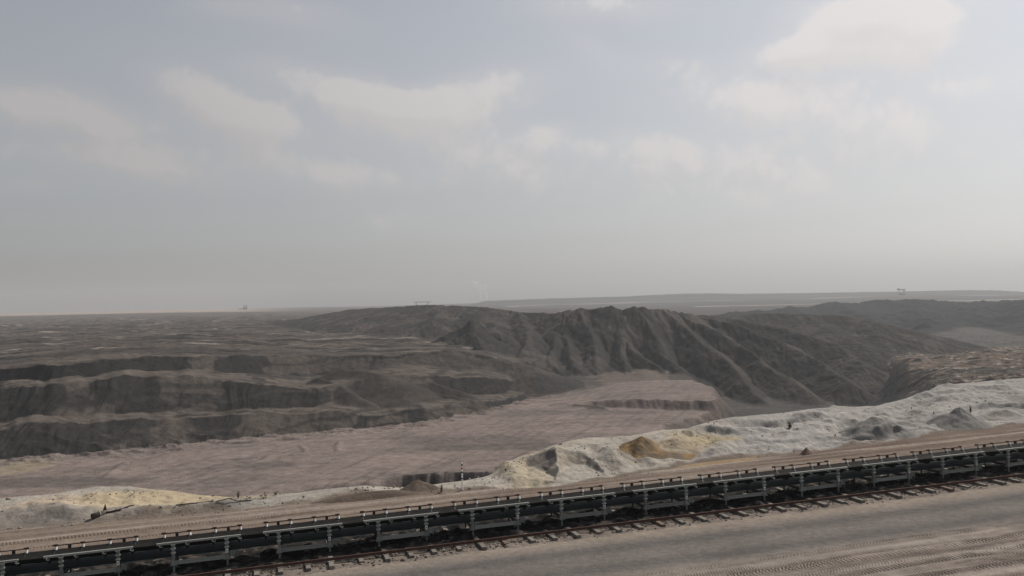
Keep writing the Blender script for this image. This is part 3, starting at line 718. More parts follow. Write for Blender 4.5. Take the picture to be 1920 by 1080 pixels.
M_conc = paint('weathered_steel_grey', (0.165, 0.15, 0.135), 0.85, 0, 0.3, 5, DUST, 0.5)
M_concr = paint('rusty_sleeper_steel', (0.15, 0.10, 0.076), 0.85, 0, 0.35, 5, DUST, 0.3)
M_white = paint('white_enamel', (0.80, 0.79, 0.76), 0.5, 0, 0.08, 9)
M_black = paint('black_enamel', (0.03, 0.028, 0.028), 0.5, 0, 0.1, 9)
M_red = paint('faded_red_enamel', (0.33, 0.06, 0.045), 0.5, 0, 0.15, 9)

# ------------------------------------------------------------------ conveyor
ROT = (0.0, -math.atan(SL), TH)
def frame_pt(s, w=0.0, z=0.0): return SW(s, w, z)
GAUGE = 2.3
def make_frame():
    r = empty('conveyor_section', frame_pt(3.0), ROT)
    def rail_bar(y, mat, top):
        b = MB(); b.box(-0.9, 3.82, y-0.065, y+0.065, top-0.04, top); b.box(-0.9, 3.82, y-0.06, y-0.04, top-0.11, top-0.0405)
        return b.build('side_rail', mat, r)
    rail_bar(0, M_railtop, 1.96); b = MB(); b.box(-0.9, 3.82, GAUGE-0.04, GAUGE+0.04, 1.925, 1.975); b.build('side_rail', M_rustdark, r)
    for y, far_ in ((0.0, False), (GAUGE, True)):
        for x in (0.0, 3.0):
            b = MB(); b.box(x-0.085, x+0.085, y-0.07, y+0.07, 0.86, 1.918 if not far_ else 1.924)
            b.frustum(x, y, 0.66, 0.858, 0.155, 0.13, 0.10, 0.08)
            b.box(x-0.19, x+0.19, y-0.17, y+0.17, 0.60, 0.657)
            b.tube((x, y, 0.15), (x, y, 0.597), 0.06)
            p = b.build('post', M_frame if not far_ else M_darksteel, r)
            if not far_:
                for zc_ in (1.82, 1.57, 1.33):
                    c = MB(); c.box(x-0.13, x+0.13, y-0.115, y-0.073, zc_-0.03, zc_+0.03); c.box(x-0.13, x-0.088, y-0.072, y+0.07, zc_-0.03, zc_+0.03); c.box(x+0.088, x+0.13, y-0.072, y+0.07, zc_-0.03, zc_+0.03)
                    c.build('collar', M_collar, p)
                if x == 3.0:
                    c = MB(); c.box(x-0.075, x+0.075, y-0.10, y-0.085, 1.0, 1.22); c.box(x-0.035, x+0.035, y-0.106, y-0.1005, 1.06, 1.15, 1)
                    c.build('number_plate', [M_white, M_black], p)
    b = MB(); b.box(0.12, 2.88, -0.075, 0.05, 0.81, 0.85); b.box(0.12, 2.88, -0.012, 0.012, 0.67, 0.809); b.box(0.12, 2.88, -0.06, 0.05, 0.63, 0.669)
    b.build('lower_beam', M_railtop, r)
    b = MB(); b.box(0.12, 2.88, GAUGE-0.05, GAUGE+0.05, 0.61, 0.82); b.build('lower_beam', M_darksteel, r)
    for x in (0.0, 3.0):
        b = MB(); b.box(x-0.06, x+0.06, 0.14, GAUGE-0.14, 0.62, 0.78)
        b.build('cross_beam', M_darksteel, r)
        b = MB(); b.tube((x+0.14, 0.1, 1.04), (x+0.14, GAUGE-0.1, 1.04), 0.065, n=12); b.build('return_roller', M_roller, r)
    b = MB(); b.box(3.16, 3.42, -0.10, -0.075, 0.72, 1.08); b.box(3.10, 3.46, -0.074, -0.05, 0.98, 1.03); b.box(3.38, 3.43, -0.13, -0.101, 0.62, 1.08); b.tube((3.22, -0.13, 0.82), (3.22, -0.101, 0.82), 0.05); b.tube((3.31, -0.125, 0.92), (3.31, -0.101, 0.92), 0.03)
    b.build('coupling_bracket', M_frame, r)
    b = MB(); b.path([Vector((3.3+1.75*t, -0.02+0.1*t, 0.86-0.42*math.sin(PI*t)+0.1*t)) for t in np.linspace(0, 1, 9)], 0.022, 6); b.build('jumper_cable', M_black, r)
    for x in (-0.75, 0.72, 2.2, 3.68):
        b = MB()
        pts = [(x, 0.10, 1.80), (x, 0.68, 1.39), (x, 1.62, 1.39), (x, GAUGE-0.10, 1.80)]
        for p, q in zip(pts[:-1], pts[1:]):
            P_, Q_ = Vector(p), Vector(q); b.tube(P_.lerp(Q_, 0.06), P_.lerp(Q_, 0.94), 0.07, n=10); b.tube(P_, Q_, 0.018, n=6)
        idl = b.build('idler', M_roller, r)
        c = MB()
        hk = [(x, 0.0, 1.92), (x, -0.055, 1.80), (x+0.05, -0.08, 1.73), (x+0.13, -0.08, 1.72), (x+0.17, -0.04, 1.78)]
        c.path(hk, 0.03, 6); c.tube((x, -0.10, 1.785), (x, 0.10, 1.80), 0.035, n=8)
        c.build('hook', M_railtop, idl)
        c = MB(); c.box(x-0.14, x+0.12, GAUGE-0.05, GAUGE+0.05, 1.978, 2.03); c.box(x-0.03, x+0.03, GAUGE-0.10, GAUGE-0.075, 1.84, 2.02)
        c.build('hanger', M_rustdark, idl)
        c = MB(); c.tube((x+0.06, GAUGE-0.24, 1.74), (x+0.06, GAUGE-0.16, 1.90), 0.075, n=10); c.build('end_cap', M_bright, idl)
    return r
FDESC = {-1: 'cut by the left picture edge', 0: 'below the discarded pipe', 1: 'below the yellow-green bush', 2: 'below the plain low sand strip', 3: 'below the brown dirt heap', 4: 'just right of the striped marker pole',
         5: 'below the two dark scooped hollows', 6: 'below the ochre clay pile', 7: 'below the dark green shrub', 8: 'right of the reddish clod', 9: 'below the pair of grey sand piles',
         10: 'below the last grey sand pile', 11: 'cut by the right picture edge'}
proto = make_frame(); frames = []
for i in range(-1, 12):
    o = proto if i == -1 else copy_tree(proto)
    o.location = frame_pt(3.0+6.0*i); 
    tag(o, 'grey-green steel conveyor section with ringed posts, '+FDESC[i], 'conveyor section', 'conveyor sections along the belt')
    frames.append(o)

# belt: carrying strand in a trough, flat return strand below it
belt = empty('conveyor_belt', frame_pt(0), ROT); tag(belt, 'long dark troughed rubber belt running over all the conveyor sections', 'conveyor belt')
def strand(prof, s0, s1, th, step=0.75, sag=0.0):
    b = MB(); n = len(prof); xs = np.arange(s0, s1+0.01, step); vs = []
    for x in xs:
        dz = -sag*math.sin(PI*((x-0.72)/1.48))**2
        for (y, z) in prof: vs.append((x, y, z+dz))
        for (y, z) in prof[::-1]: vs.append((x, y, z+dz-th))
    m_ = 2*n; fs = []
    for k in range(len(xs)-1):
        for j in range(m_):
            a = k*m_+j; a2 = k*m_+(j+1) % m_
            fs.append((a, a+m_, a2+m_, a2))
    b.add(vs, fs, 0, False); return b
strand([(0.13, 1.865), (0.45, 1.63), (0.72, 1.49), (1.15, 1.475), (1.58, 1.49), (1.85, 1.63), (2.08, 1.80)], -45, 150, 0.028, 0.74, 0.02).build('carrying_strand', M_rubber, belt)
strand([(0.10, 1.10), (0.16, 1.16), (0.7, 1.14), (1.6, 1.14), (2.14, 1.16)], -45, 150, 0.028, 1.5).build('return_strand', M_rubber2, belt)

# rail on the near side of the sleepers
b = MB(); W_R = -1.55; zr = 0.20
b.box(-45, 150, W_R-0.065, W_R+0.065, zr, zr+0.02); b.box(-45, 150, W_R-0.011, W_R+0.011, zr+0.0205, zr+0.12); b.box(-45, 150, W_R-0.036, W_R+0.036, zr+0.1205, zr+0.16)
o = b.build('rail', M_rust); o.location = frame_pt(0); o.rotation_euler = ROT; tag(o, 'long rusty red-brown shifting rail lying on the sleepers beside the road', 'rail')

# sleepers
def sleeper_mesh(ext, hh, hw, mat):
    b = MB(); y0 = -ext; y1 = 3.3
    b.frustum(0, (y0+y1)/2, -0.12, hh-0.03, hw, (y1-y0)/2, hw, (y1-y0)/2-0.01); b.box(-hw+0.02, hw-0.02, y0+0.02, y1-0.02, hh-0.0295, hh)
    b.box(-hw-0.05, hw+0.05, W_R-0.14, W_R+0.14, hh+0.0005, 0.198)
    return b
SP = ['under the frame\'s left post', 'under the middle of the frame', 'under the frame\'s right post', 'in the gap right of the frame']
SPL = ['at the left post of the section ', 'midway between posts of the section ', 'at the right post of the section ', 'in the gap after the section ']
sl_proto = {}
for k in range(-3, 52):
    s_ = 1.5*k; t = k/2.0
    i = math.floor((t-1)/2); ph = int(round((t-1-2*i)*2)) 
    if i not in FDESC: continue
    big = (k % 2 == 0) != (rng.random() < 0.15)
    rusty = k in (19, 26, 41)
    key = (big, rusty)
    if key not in sl_proto:
        o = sleeper_mesh(2.62 if big else 2.45, 0.185 if big else 0.155, 0.155, None).build('sleeper', M_concr if rusty else M_conc); sl_proto[key] = o
    else:
        o = sl_proto[key].copy(); COL.objects.link(o)
    o.location = frame_pt(s_+0.1+rng.uniform(-0.12, 0.12), rng.uniform(-0.12, 0.1)); o.rotation_euler = (0, ROT[1], TH+rng.uniform(-0.03, 0.03))
    d_ = FDESC[i].replace('cut by the', 'at the')
    tag(o, ('rusty' if rusty else ('taller' if big else 'flat'))+' sleeper '+SPL[ph]+d_, 'sleeper', 'sleepers under the rail')

# ------------------------------------------------------------------ rubble
ico_v = []; 
def rock_into(b, c, r, seed, flat=0.7, mi=0):
    g = np.random.default_rng(seed)
    t = (1+5**0.5)/2
    vs = np.array([(-1, t, 0), (1, t, 0), (-1, -t, 0), (1, -t, 0), (0, -1, t), (0, 1, t), (0, -1, -t), (0, 1, -t), (t, 0, -1), (t, 0, 1), (-t, 0, -1), (-t, 0, 1)])/1.9
    fs = [(0, 11, 5), (0, 5, 1), (0, 1, 7), (0, 7, 10), (0, 10, 11), (1, 5, 9), (5, 11, 4), (11, 10, 2), (10, 7, 6), (7, 1, 8), (3, 9, 4), (3, 4, 2), (3, 2, 6), (3, 6, 8), (3, 8, 9), (4, 9, 5), (2, 4, 11), (6, 2, 10), (8, 6, 7), (9, 8, 1)]
    an_ = g.random()*6.28; R_ = np.array([[math.cos(an_), -math.sin(an_), 0], [math.sin(an_), math.cos(an_), 0], [0, 0, 1]])
    vs = vs*g.uniform(0.65, 1.25, (12, 1))*np.array([g.uniform(0.8, 1.3), g.uniform(0.8, 1.2), flat])
    vs = vs@R_.T*r+np.array(c)
    b.add(vs, fs, mi)
M_stone = paint('pale_rubble', (0.235, 0.208, 0.18), 0.95, 0, 0.45, 1.7)
M_stone2 = paint('dark_rubble', (0.08, 0.07, 0.062), 0.95, 0, 0.4, 1.7)
M_clod = paint('sandy_clods', (0.235, 0.217, 0.195), 0.95, 0, 0.4, 1.3)
b = MB()
for i in range(3400):
    s_ = rng.uniform(-6, 90); w_ = -abs(rng.normal(0.75, 0.6))-1.1 if rng.random() < 0.88 else rng.uniform(-0.8, 2.5)
    if w_ < -3.1: continue
    if abs(w_-W_R) < 0.1: w_ -= 0.25
    cl = perlin(np.array([s_/1.3]), np.array([w_/0.9]), 5)[0]
    if cl < -0.05 and rng.random() < 0.75: continue
    r = rng.uniform(0.03, 0.10)*(1.6 if rng.random() < 0.08 else 1)
    p = SW(s_, w_); z = hz(p[0], p[1])
    rock_into(b, (p[0], p[1], z+r*0.15), r, i, 0.7, 0 if rng.random() < 0.6 else 1)
o = b.build('gravel', [M_stone, M_stone2]); o['kind'] = 'stuff'; o['label'] = 'loose grey rubble strewn between the sleeper ends'; 
b = MB()
M_cdark = paint('brown_clods', (0.15, 0.133, 0.117), 0.95, 0, 0.4, 1.3)
cnt = 0
while cnt < 1400:
    px_ = rng.uniform(-60, 1980); tq = rng.random()
    a_ = apx(px_, 850); j = int(np.clip(np.searchsorted(aa, a_), 1, NC-1))
    y_ = yt[j]+(yc[j]-yt[j])*rng.uniform(-0.05, 0.97)
    x_ = a_*y_
    cl = fbm(np.array([x_/5.0]), np.array([y_/3.0]), 3, 77)[0]
    cnt += 1
    if cl < 0.05: continue
    r = rng.uniform(0.03, 0.10)*(1.7 if rng.random() < 0.06 else 1)
    rock_into(b, (x_, y_, hz(x_, y_)+r*0.2), r, cnt+9000, 0.75, 0 if rng.random() < 0.62 else 1)
o = b.build('clods', [M_clod, M_cdark]); o['kind'] = 'stuff'; o['label'] = 'loose sandy clods scattered over the sand bank'

# ------------------------------------------------------------------ dumped piles (things on the bank)
def pile(name, px, py_base, rx, ry, h, mat, label, cat, seed, elong=0.0, sharp=1.0, y=None, lean=0.0):
    """a heap with its own footprint: rx along the belt, ry across, crest length elong; follows the ground under it"""
    c = P(px, py_base, y) if y else hit(px, py_base)
    n, mr = 72, 26
    vs = []; fs = []
    for i in range(mr+1):
        q = i/mr
        for k in range(n):
            an_ = 2*PI*k/n
            e = 1+0.16*float(perlin(np.array([math.cos(an_)*1.3]), np.array([math.sin(an_)*1.3]), seed)[0])+0.05*float(perlin(np.array([math.cos(an_)*4]), np.array([math.sin(an_)*4]), seed+2)[0])
            ds = math.cos(an_)*q*rx*e+elong*math.copysign(min(1, abs(math.cos(an_))*2), math.cos(an_))*min(1, q*3+0.02)*0.5
            dw = math.sin(an_)*q*ry*e
            x = c[0]+ds*U[0]+dw*V[0]; y_ = c[1]+ds*U[1]+dw*V[1]
            g = hz(x, y_)
            hh = h*max(0, 1-q)**sharp+0.0
            hh = h*(math.sqrt((1-q)**2+0.012)-0.11)*(1-0.0)
            hh += h*(0.05*float(perlin(np.array([x*1.1]), np.array([y_*1.1]), seed+5)[0])+0.025*float(perlin(np.array([x*3.1]), np.array([y_*3.1]), seed+6)[0]))*min(1, (1-q)*4)*min(1, q*4+0.3)
            base = c[2] if False else g
            vs.append((x+lean*hh*U[0], y_+lean*hh*U[1], base+hh-(0.06 if q > 0.96 else 0.0)))
    for i in range(mr):
        for k in range(n):
            a0 = i*n+k; a1 = i*n+(k+1) % n
            fs.append((a0, a0+n, a1+n, a1))
    b = MB(); b.add(vs, fs, 0, True); o = b.build(name, mat)
    ctr = Vector(c); 
    for v in o.data.vertices: v.co -= ctr
    o.location = ctr
    return tag(o, label, cat)
def soil(name, col, col2, sc=0.9, bump=0.12):
    mt, nt, b = new_mat(name); geo = nt.n('ShaderNodeNewGeometry'); pos = geo.outputs['Position']
    n_ = nt.noise(pos, sc, 6, 0.6); n2_ = nt.noise(pos, sc*5, 6, 0.7)
    mx = nt.n('ShaderNodeMix', data_type='RGBA'); nt.l(nt.mapr(n_, 0.38, 0.62, 0, 1), mx.inputs[0]); mx.inputs[6].default_value = (*col, 1); mx.inputs[7].default_value = (*col2, 1)
    nt.l(scale_color(nt, mx.outputs[2], nt.mapr(n2_, 0.25, 0.75, 0.8, 1.2)), b.inputs['Base Color'])
    bp = nt.n('ShaderNodeBump'); bp.inputs['Strength'].default_value = 0.6; bp.inputs['Distance'].default_value = bump; nt.l(n2_, bp.inputs['Height']); nt.l(bp.outputs[0], b.inputs['Normal'])
    b.inputs['Roughness'].default_value = 0.95; b.inputs['Specular IOR Level'].default_value = 0.1
    return mt
S_grey = soil('grey_sand', (0.165, 0.157, 0.148), (0.195, 0.186, 0.175))
S_pale = soil('pale_sand', (0.27, 0.255, 0.235), (0.235, 0.22, 0.20))
S_brown = soil('brown_dirt', (0.125, 0.098, 0.08), (0.095, 0.075, 0.062), 0.9, 0.2)
S_ochre = soil('ochre_clay', (0.225, 0.15, 0.075), (0.13, 0.105, 0.08), 0.45, 0.15)
S_red = soil('reddish_clod', (0.2, 0.135, 0.11), (0.16, 0.11, 0.09), 1.4, 0.2)
pile('sand_pile', 1636, 815, 3.2, 3.2, 2.0, S_grey, 'large grey conical sand pile left of the smaller one', 'sand pile', 3, 0.8)
pile('sand_pile', 1682, 815, 2.0, 2.0, 1.0, S_grey, 'small grey sand pile at the right foot of the large one', 'sand pile', 4, 0.2)
pile('sand_pile', 1800, 790, 3.0, 2.8, 1.6, S_grey, 'grey pointed sand pile nearest the right picture edge, by a small bush', 'sand pile', 5, 0.3)
pile('sand_pile', 1884, 781, 2.6, 1.6, 0.8, S_pale, 'low pale flat sand pile touching the right picture edge', 'sand pile', 6, 1.5)
pile('dirt_pile', 786, 919, 1.7, 1.4, 1.0, S_brown, 'small dark brown dirt heap left of the striped pole', 'dirt pile', 7, 0.2)
pile('dirt_pile', 690, 931, 3.0, 0.8, 0.42, S_brown, 'long low dark brown dirt bank along the haul track', 'dirt pile', 8, 3.0)
pile('clay_pile', 1203, 846, 1.9, 2.6, 1.5, S_ochre, 'yellow-ochre clay pile with a dark foot on the white sand bank', 'clay pile', 9, 0.5)
pile('clay_pile', 1246, 853, 2.0, 1.1, 0.42, S_ochre, 'low tail of ochre clay trailing right towards the track', 'clay pile', 10, 2.5)
pile('clod', 1512, 850, 0.62, 0.5, 0.62, S_red, 'lone reddish-brown clod of earth at the edge of the haul track', 'clod', 12)
M_wrock = paint('white_rock', (0.62, 0.60, 0.57), 0.9, 0, 0.12, 4)
for (px, py, r, lab) in ((881, 898, 0.30, 'white boulder right of the striped pole, the larger one'), (897, 895, 0.17, 'smaller white boulder at the foot of the sand ridge')):
    c = hit(px, py); b = MB()
    for k in range(4): rock_into(b, (c[0]+rng.normal(0, r*0.5), c[1]+rng.normal(0, r*0.3), c[2]+r*0.4), r*rng.uniform(0.7, 1.1), 800+k+int(px), 0.75)
    tag(b.build('boulder', M_wrock), lab, 'boulder', 'white boulders by the pole')

# ------------------------------------------------------------------ striped marker pole
c = hit(867, 918); r = empty('marker_pole', c); tag(r, 'tall white pole with dark red and black bands at the edge of the pit', 'marker pole')
b = MB(); b.tube((0, 0, -0.2), (0, 0, 2.15), 0.062, n=14); b.build('pole', M_white, r)
for z0, z1, mt in ((0.83, 0.93, M_black), (1.32, 1.45, M_black), (1.63, 1.79, M_red), (1.92, 2.06, M_black)):
    b = MB(); b.tube((0, 0, z0), (0, 0, z1), 0.066, n=14); b.build('band', mt, r)
b = MB(); b.tube((0, 0, 2.1501), (0, 0, 2.18), 0.055, 0.02, n=14); b.build('cap', M_white, r)

# ------------------------------------------------------------------ discarded pipe and hose on the left dune
c0 = hit(172, 974); c1 = hit(190, 962)
d_ = Vector((U[0]*0.86+V[0]*0.5, U[1]*0.86+V[1]*0.5, 0.10)).normalized()
r = empty('discarded_pipe', c0); tag(r, 'short rusty pipe end with a dark mouth half buried in the left dune', 'pipe')
b = MB()
n = 18; a_ = d_.orthogonal().normalized(); b_ = d_.cross(a_)
def ring(t, rad): return [Vector((0, 0, 0.2))+d_*t+(a_*math.cos(2*PI*k/n)+b_*math.sin(2*PI*k/n))*rad for k in range(n)]
rs = [ring(0.5, 0.15), ring(0.0, 0.19), ring(0.0, 0.225), ring(0.85, 0.225), ring(0.95, 0.14), ring(1.15, 0.12)]
vs = [v for q in rs for v in q]; fs = []
for i in range(len(rs)-1):
    for k in range(n): fs.append((i*n+k, i*n+(k+1) % n, (i+1)*n+(k+1) % n, (i+1)*n+k))
b.add(vs, fs, 0, True); b.add(rs[0], [tuple(range(n))]); b.add(rs[-1], [tuple(range(n))[::-1]])
b.build('body', paint('old_pipe', (0.09, 0.075, 0.065), 0.8, 0, 0.4, 6), r)
b = MB(); q0 = Vector((0, 0, 0.2))
b.tube(q0+d_*0.55, q0+d_*0.6, 0.27, n=18); b.build('flange', paint('pale_flange', (0.4, 0.34, 0.28), 0.8), r)
b = MB(); p_ = q0+d_*0.8; b.add([p_+Vector((0, 0, 0.2)), p_+d_*0.3+Vector((0, 0, 0.2)), p_+d_*0.22+Vector((0, 0, 0.66)), p_+d_*0.16+Vector((0, 0.04, 0.66)), p_+Vector((0, 0.04, 0.2)), p_+d_*0.3+Vector((0, 0.04, 0.2))], [(0, 1, 2), (4, 3, 5), (0, 2, 3, 4), (1, 5, 3, 2), (0, 4, 5, 1)])
b.build('fin', M_rustdark, r)
b = MB(); pts = [Vector(c0)+q0+d_*1.16]
for (px, py) in ((196, 963.5), (205, 962), (215, 959.5), (226, 957), (234, 953), (243, 949.5), (252, 948)):
    q = hit(px, py); pts.append(Vector(q)+Vector((0, 0, 0.05)))
for i, (p, q) in enumerate(zip(pts[:-1], pts[1:])): b.tube(p, q, max(0.035, 0.13-0.014*i), max(0.03, 0.13-0.014*(i+1)), n=8)
tag(b.build('hose', M_rustdark), 'dark ribbed hose trailing right from the discarded pipe', 'hose')
b = MB(); pts = []
for (px, py, up) in ((330, 946, 0.02), (350, 944, 0.03), (370, 942, 0.03), (390, 940, 0.04), (408, 939.5, 0.05), (418, 939, 0.12), (429, 938.5, 0.22), (438, 939, 0.12), (446, 939, 0.03), (470, 937, 0.02), (495, 934, 0.02)):
    q = hit(px, py+2); pts.append(Vector(q)+Vector((0, 0, up+0.03)))
b.path(pts, 0.035, 7); tag(b.build('cable', M_rustdark), 'thin dark cable lying along the dune crest under the yellow-green bush', 'cable')

# ------------------------------------------------------------------ shrubs
def leafmat(name, c):
    mt, nt, b = new_mat(name); geo = nt.n('ShaderNodeNewGeometry'); rgb = nt.n('ShaderNodeRGB'); rgb.outputs[0].default_value = (*c, 1)
    nt.l(scale_color(nt, rgb.outputs[0], nt.mapr(geo.outputs['Random Per Island'], 0, 1, 0.5, 1.5)), b.inputs['Base Color']); b.inputs['Roughness'].default_value = 0.7
    return mt
L_dark = leafmat('dark_leaves', (0.035, 0.048, 0.026)); L_olive = leafmat('olive_leaves', (0.12, 0.105, 0.03)); L_mix = leafmat('dry_leaves', (0.075, 0.068, 0.038))
M_twig = paint('twig_bark', (0.06, 0.045, 0.032), 0.9)
def shrub(px, py, w, h, mat, label, seed, nst=9, upr=0.5, leaves=26, group='small shrubs on the sand bank'):
    g = np.random.default_rng(seed); c = hit(px, py); r = empty('shrub', c)
    tw_ = MB(); lf = MB()
    for k in range(nst):
        an_ = g.random()*2*PI; lean = g.uniform(0.05, 1)*(1-upr*0.6)
        L = h*g.uniform(0.6, 1.05)*(1-0.35*lean)
        dx = math.cos(an_)*lean*w*0.5; dy = math.sin(an_)*lean*w*0.5
        tip = Vector((dx, dy, L)); mid_ = Vector((dx*0.35, dy*0.35, L*0.55))
        tw_.tube((dx*0.08, dy*0.08, -0.03), mid_, 0.014, 0.010, 5); tw_.tube(mid_, tip, 0.010, 0.004, 5)
        for q in range(leaves):
            t = g.uniform(0.15, 1.0); p = Vector((0, 0, 0)).lerp(mid_, t/0.55) if t < 0.55 else mid_.lerp(tip, (t-0.55)/0.45)
            sz = h*g.uniform(0.07, 0.15)*(1.15-0.5*t)
            d1 = Vector((g.normal(), g.normal(), g.normal(0.7, 0.6))).normalized(); d2 = d1.cross(Vector((g.normal(), g.normal(), g.normal()))).normalized()
            p = p+Vector((g.normal(), g.normal(), g.normal()))*h*0.05
            lf.add([p, p+d1*sz*0.5+d2*sz*0.3, p+d1*sz, p+d1*sz*0.5-d2*sz*0.3], [(0, 1, 2, 3)])
    tw_.build('stem', M_twig, r); lf.build('foliage', mat, r)
    return tag(r, label, 'shrub', group)
shrub(1481, 803, 0.95, 0.85, L_dark, 'rounded dark green shrub alone on the white sand slope', 1, 14, 0.3, 34)
shrub(828, 923, 0.8, 0.72, L_mix, 'spiky dark shrub just left of the striped pole', 2, 9, 0.3, 16)
shrub(447, 934, 0.7, 0.66, L_olive, 'yellow-green bush above the dark cable on the dune', 3, 10, 0.35, 22)
shrub(497, 931, 0.28, 0.42, L_mix, 'tiny dark upright shrub between two yellow-green tufts', 4, 5, 0.8, 14)
shrub(517, 928, 0.8, 0.42, L_olive, 'wide low yellow-green tuft at the pit edge', 5, 12, 0.2, 18)
shrub(853, 914, 0.4, 0.35, L_mix, 'faint small twig tuft on the sand beside the striped pole', 6, 5, 0.4, 7)
shrub(1820, 774, 0.55, 0.85, L_dark, 'dark upright shrub behind the rightmost pointed sand pile', 7, 8, 0.8, 24)
shrub(1751, 777, 0.6, 0.45, L_mix, 'small brownish shrub above the dark dug patch on the right bank', 8, 7, 0.5, 14)
shrub(1709, 768, 0.5, 0.4, L_mix, 'small dry shrub high on the right sand bank', 9, 7, 0.5, 12)
shrub(1566, 818, 0.5, 0.3, L_mix, 'low dry shrub at the left foot of the large sand pile', 10, 7, 0.3, 12)
shrub(948, 884, 0.7, 0.35, L_mix, 'dry tuft halfway up the left side of the yellow sand ridge', 11, 8, 0.3, 12)

# ------------------------------------------------------------------ far machines on the rim
M_mach = paint('far_machine_steel', (0.012, 0.013, 0.014), 0.7)
p = P(1690, 549.5, 4700.0); z0 = hz(p[0], p[1]); r = empty('spreader', (p[0], p[1], z0), (0, 0, -0.42)); tag(r, 'dark spreader machine standing alone on the right skyline', 'mining machine')
b = MB(); b.box(-19, 21, -4, 4, 27, 32); b.box(-21, -8, -4, 4, 32.1, 36); b.box(6, 19, -3, 3, 24, 26.9); b.build('upper_boom', M_mach, r)
b = MB(); b.tube((-18.5, 0, 19), (-18.5, 0, 27), 1.6); b.build('hanging_chute', M_mach, r)
b = MB(); b.tube((-8, 0, 0), (-8, 0, 27), 1.6); b.tube((13, 0, 0), (13, 0, 24), 1.2); b.tube((-8, 0, 0), (13, 0, 24), 0.8); b.build('support', M_mach, r)
b = MB(); b.box(-14, 20, -7, 7, -4, 10); b.build('crawler', M_mach, r)
p = P(460, 584, 4380.0); z0 = hz(p[0], p[1]); r = empty('excavator', (p[0], p[1], z0)); tag(r, 'tiny twin-masted excavator on the bright sand rim at the left horizon', 'mining machine')
for x in (-5.5, 5.5):
    b = MB(); b.frustum(x, 0, 0, 22, 2.6, 2.6, 1.0, 1.0); b.box(x-2.6, x+2.6, -2.5, 2.5, 5, 9); b.build('mast', M_mach, r)
b = MB(); b.box(-9, 9, -4, 4, -2, 4.5); b.build('base', M_mach, r)
b = MB(); b.tube((-8, 0, 3.5), (-34, 0, 1.5), 1.6); b.build('boom', M_mach, r)
p = P(792, 571, 6050.0); z0 = hz(p[0], p[1])-4.0
r = empty('overburden_bridge', (p[0], p[1], z0)); tag(r, 'faint hazy overburden bridge with two towers far behind the heap', 'mining machine')
b = MB(); b.box(-60, 60, -3, 3, 21, 25)
for x in range(-60, 60, 12): b.tube((x, 0, 25), (x+6, 0, 30), 0.7); b.tube((x+6, 0, 30), (x+12, 0, 25), 0.7)
b.build('bridge_girder', M_mach, r)
for x in (-42, 36):
    b = MB(); b.frustum(x, 0, -2, 20.9, 7, 5, 2.5, 3); b.build('tower', M_mach, r)

# steam rising from a plant hidden behind the far ridge
def plume(px, tx_, ty_, label, seed, r0, r1):
    g = np.random.default_rng(seed); Yp = 7600.0
    a0 = P(px, 563, Yp); a1 = P(tx_, ty_, Yp)
    b = MB(); n, mr = 14, 16; vs = []; fs = []
    for i in range(mr+1):
        t = i/mr; c = a0+(a1-a0)*t; c = c+np.array([(px-tx_)*0.9*math.sin(PI*t)*2.2, 0, 0])
        rad = (r0+(r1-r0)*t)*(1 if 0 < i < mr else 0.3)
        for k in range(n):
            q = rad*(1+0.35*float(perlin(np.array([t*7+math.cos(2*PI*k/n)*1.2]), np.array([math.sin(2*PI*k/n)*1.2]), seed)[0]))
            vs.append((c[0]+q*math.cos(2*PI*k/n), c[1]+q*math.sin(2*PI*k/n), c[2]))
    for i in range(mr):
        for k in range(n): fs.append((i*n+k, i*n+(k+1) % n, (i+1)*n+(k+1) % n, (i+1)*n+k))
    fs.append(tuple(range(n))[::-1]); fs.append(tuple(mr*n+k for k in range(n)))
    b.add(vs, fs, 0, True)
    mt = D.materials.new('steam'); mt.use_nodes = True; nt = NT(mt.node_tree); nt.t.nodes.remove(nt.t.nodes['Principled BSDF'])
    pv = nt.n('ShaderNodeVolumePrincipled'); pv.inputs['Color'].default_value = (0.98, 0.96, 0.95, 1); pv.inputs['Density'].default_value = 0.02
    geo = nt.n('ShaderNodeNewGeometry'); nn = nt.noise(geo.outputs['Position'], 0.03, 4, 0.6)
    nt.l(nt.mapr(nn, 0.38, 0.62, 0.0, 0.011), pv.inputs['Density'])
    nt.l(pv.outputs[0], nt.t.nodes['Material Output'].inputs['Volume'])
    tag(b.build('steam_plume', mt), label, 'steam', 'steam plumes behind the far ridge')
plume(901, 888, 526, 'left of two faint white steam plumes, leaning left', 5, 14, 36)
plume(912, 905, 531, 'right of two faint white steam plumes, the steeper one', 6, 14, 30)
# ------------------------------------------------------------------ haze, sun, sky
SUN_AZ = math.radians(50); SUN_EL = math.radians(45)      # azimuth to the right of the view
b = MB(); b.box(-13000, 13000, -20, 10900, -80, 260)
mt = D.materials.new('haze'); mt.use_nodes = True; nt = NT(mt.node_tree); nt.t.nodes.remove(nt.t.nodes['Principled BSDF'])
pv = nt.n('ShaderNodeVolumePrincipled'); pv.inputs['Color'].default_value = (0.65, 0.67, 0.70, 1); pv.inputs['Density'].default_value = 1.35e-4; pv.inputs['Anisotropy'].default_value = 0.25
nt.l(pv.outputs[0], nt.t.nodes['Material Output'].inputs['Volume'])
hz_o = b.build('haze', mt); hz_o['kind'] = 'stuff'

sl = D.lights.new('sun', 'SUN'); sl.energy = 4.4; sl.angle = math.radians(1.2); sl.color = (1.0, 0.93, 0.84)
so = D.objects.new('sun', sl); COL.objects.link(so)
sd = Vector((math.sin(SUN_AZ)*math.cos(SUN_EL), math.cos(SUN_AZ)*math.cos(SUN_EL), math.sin(SUN_EL)))
so.rotation_euler = sd.to_track_quat('Z', 'Y').to_euler(); so.location = sd*300

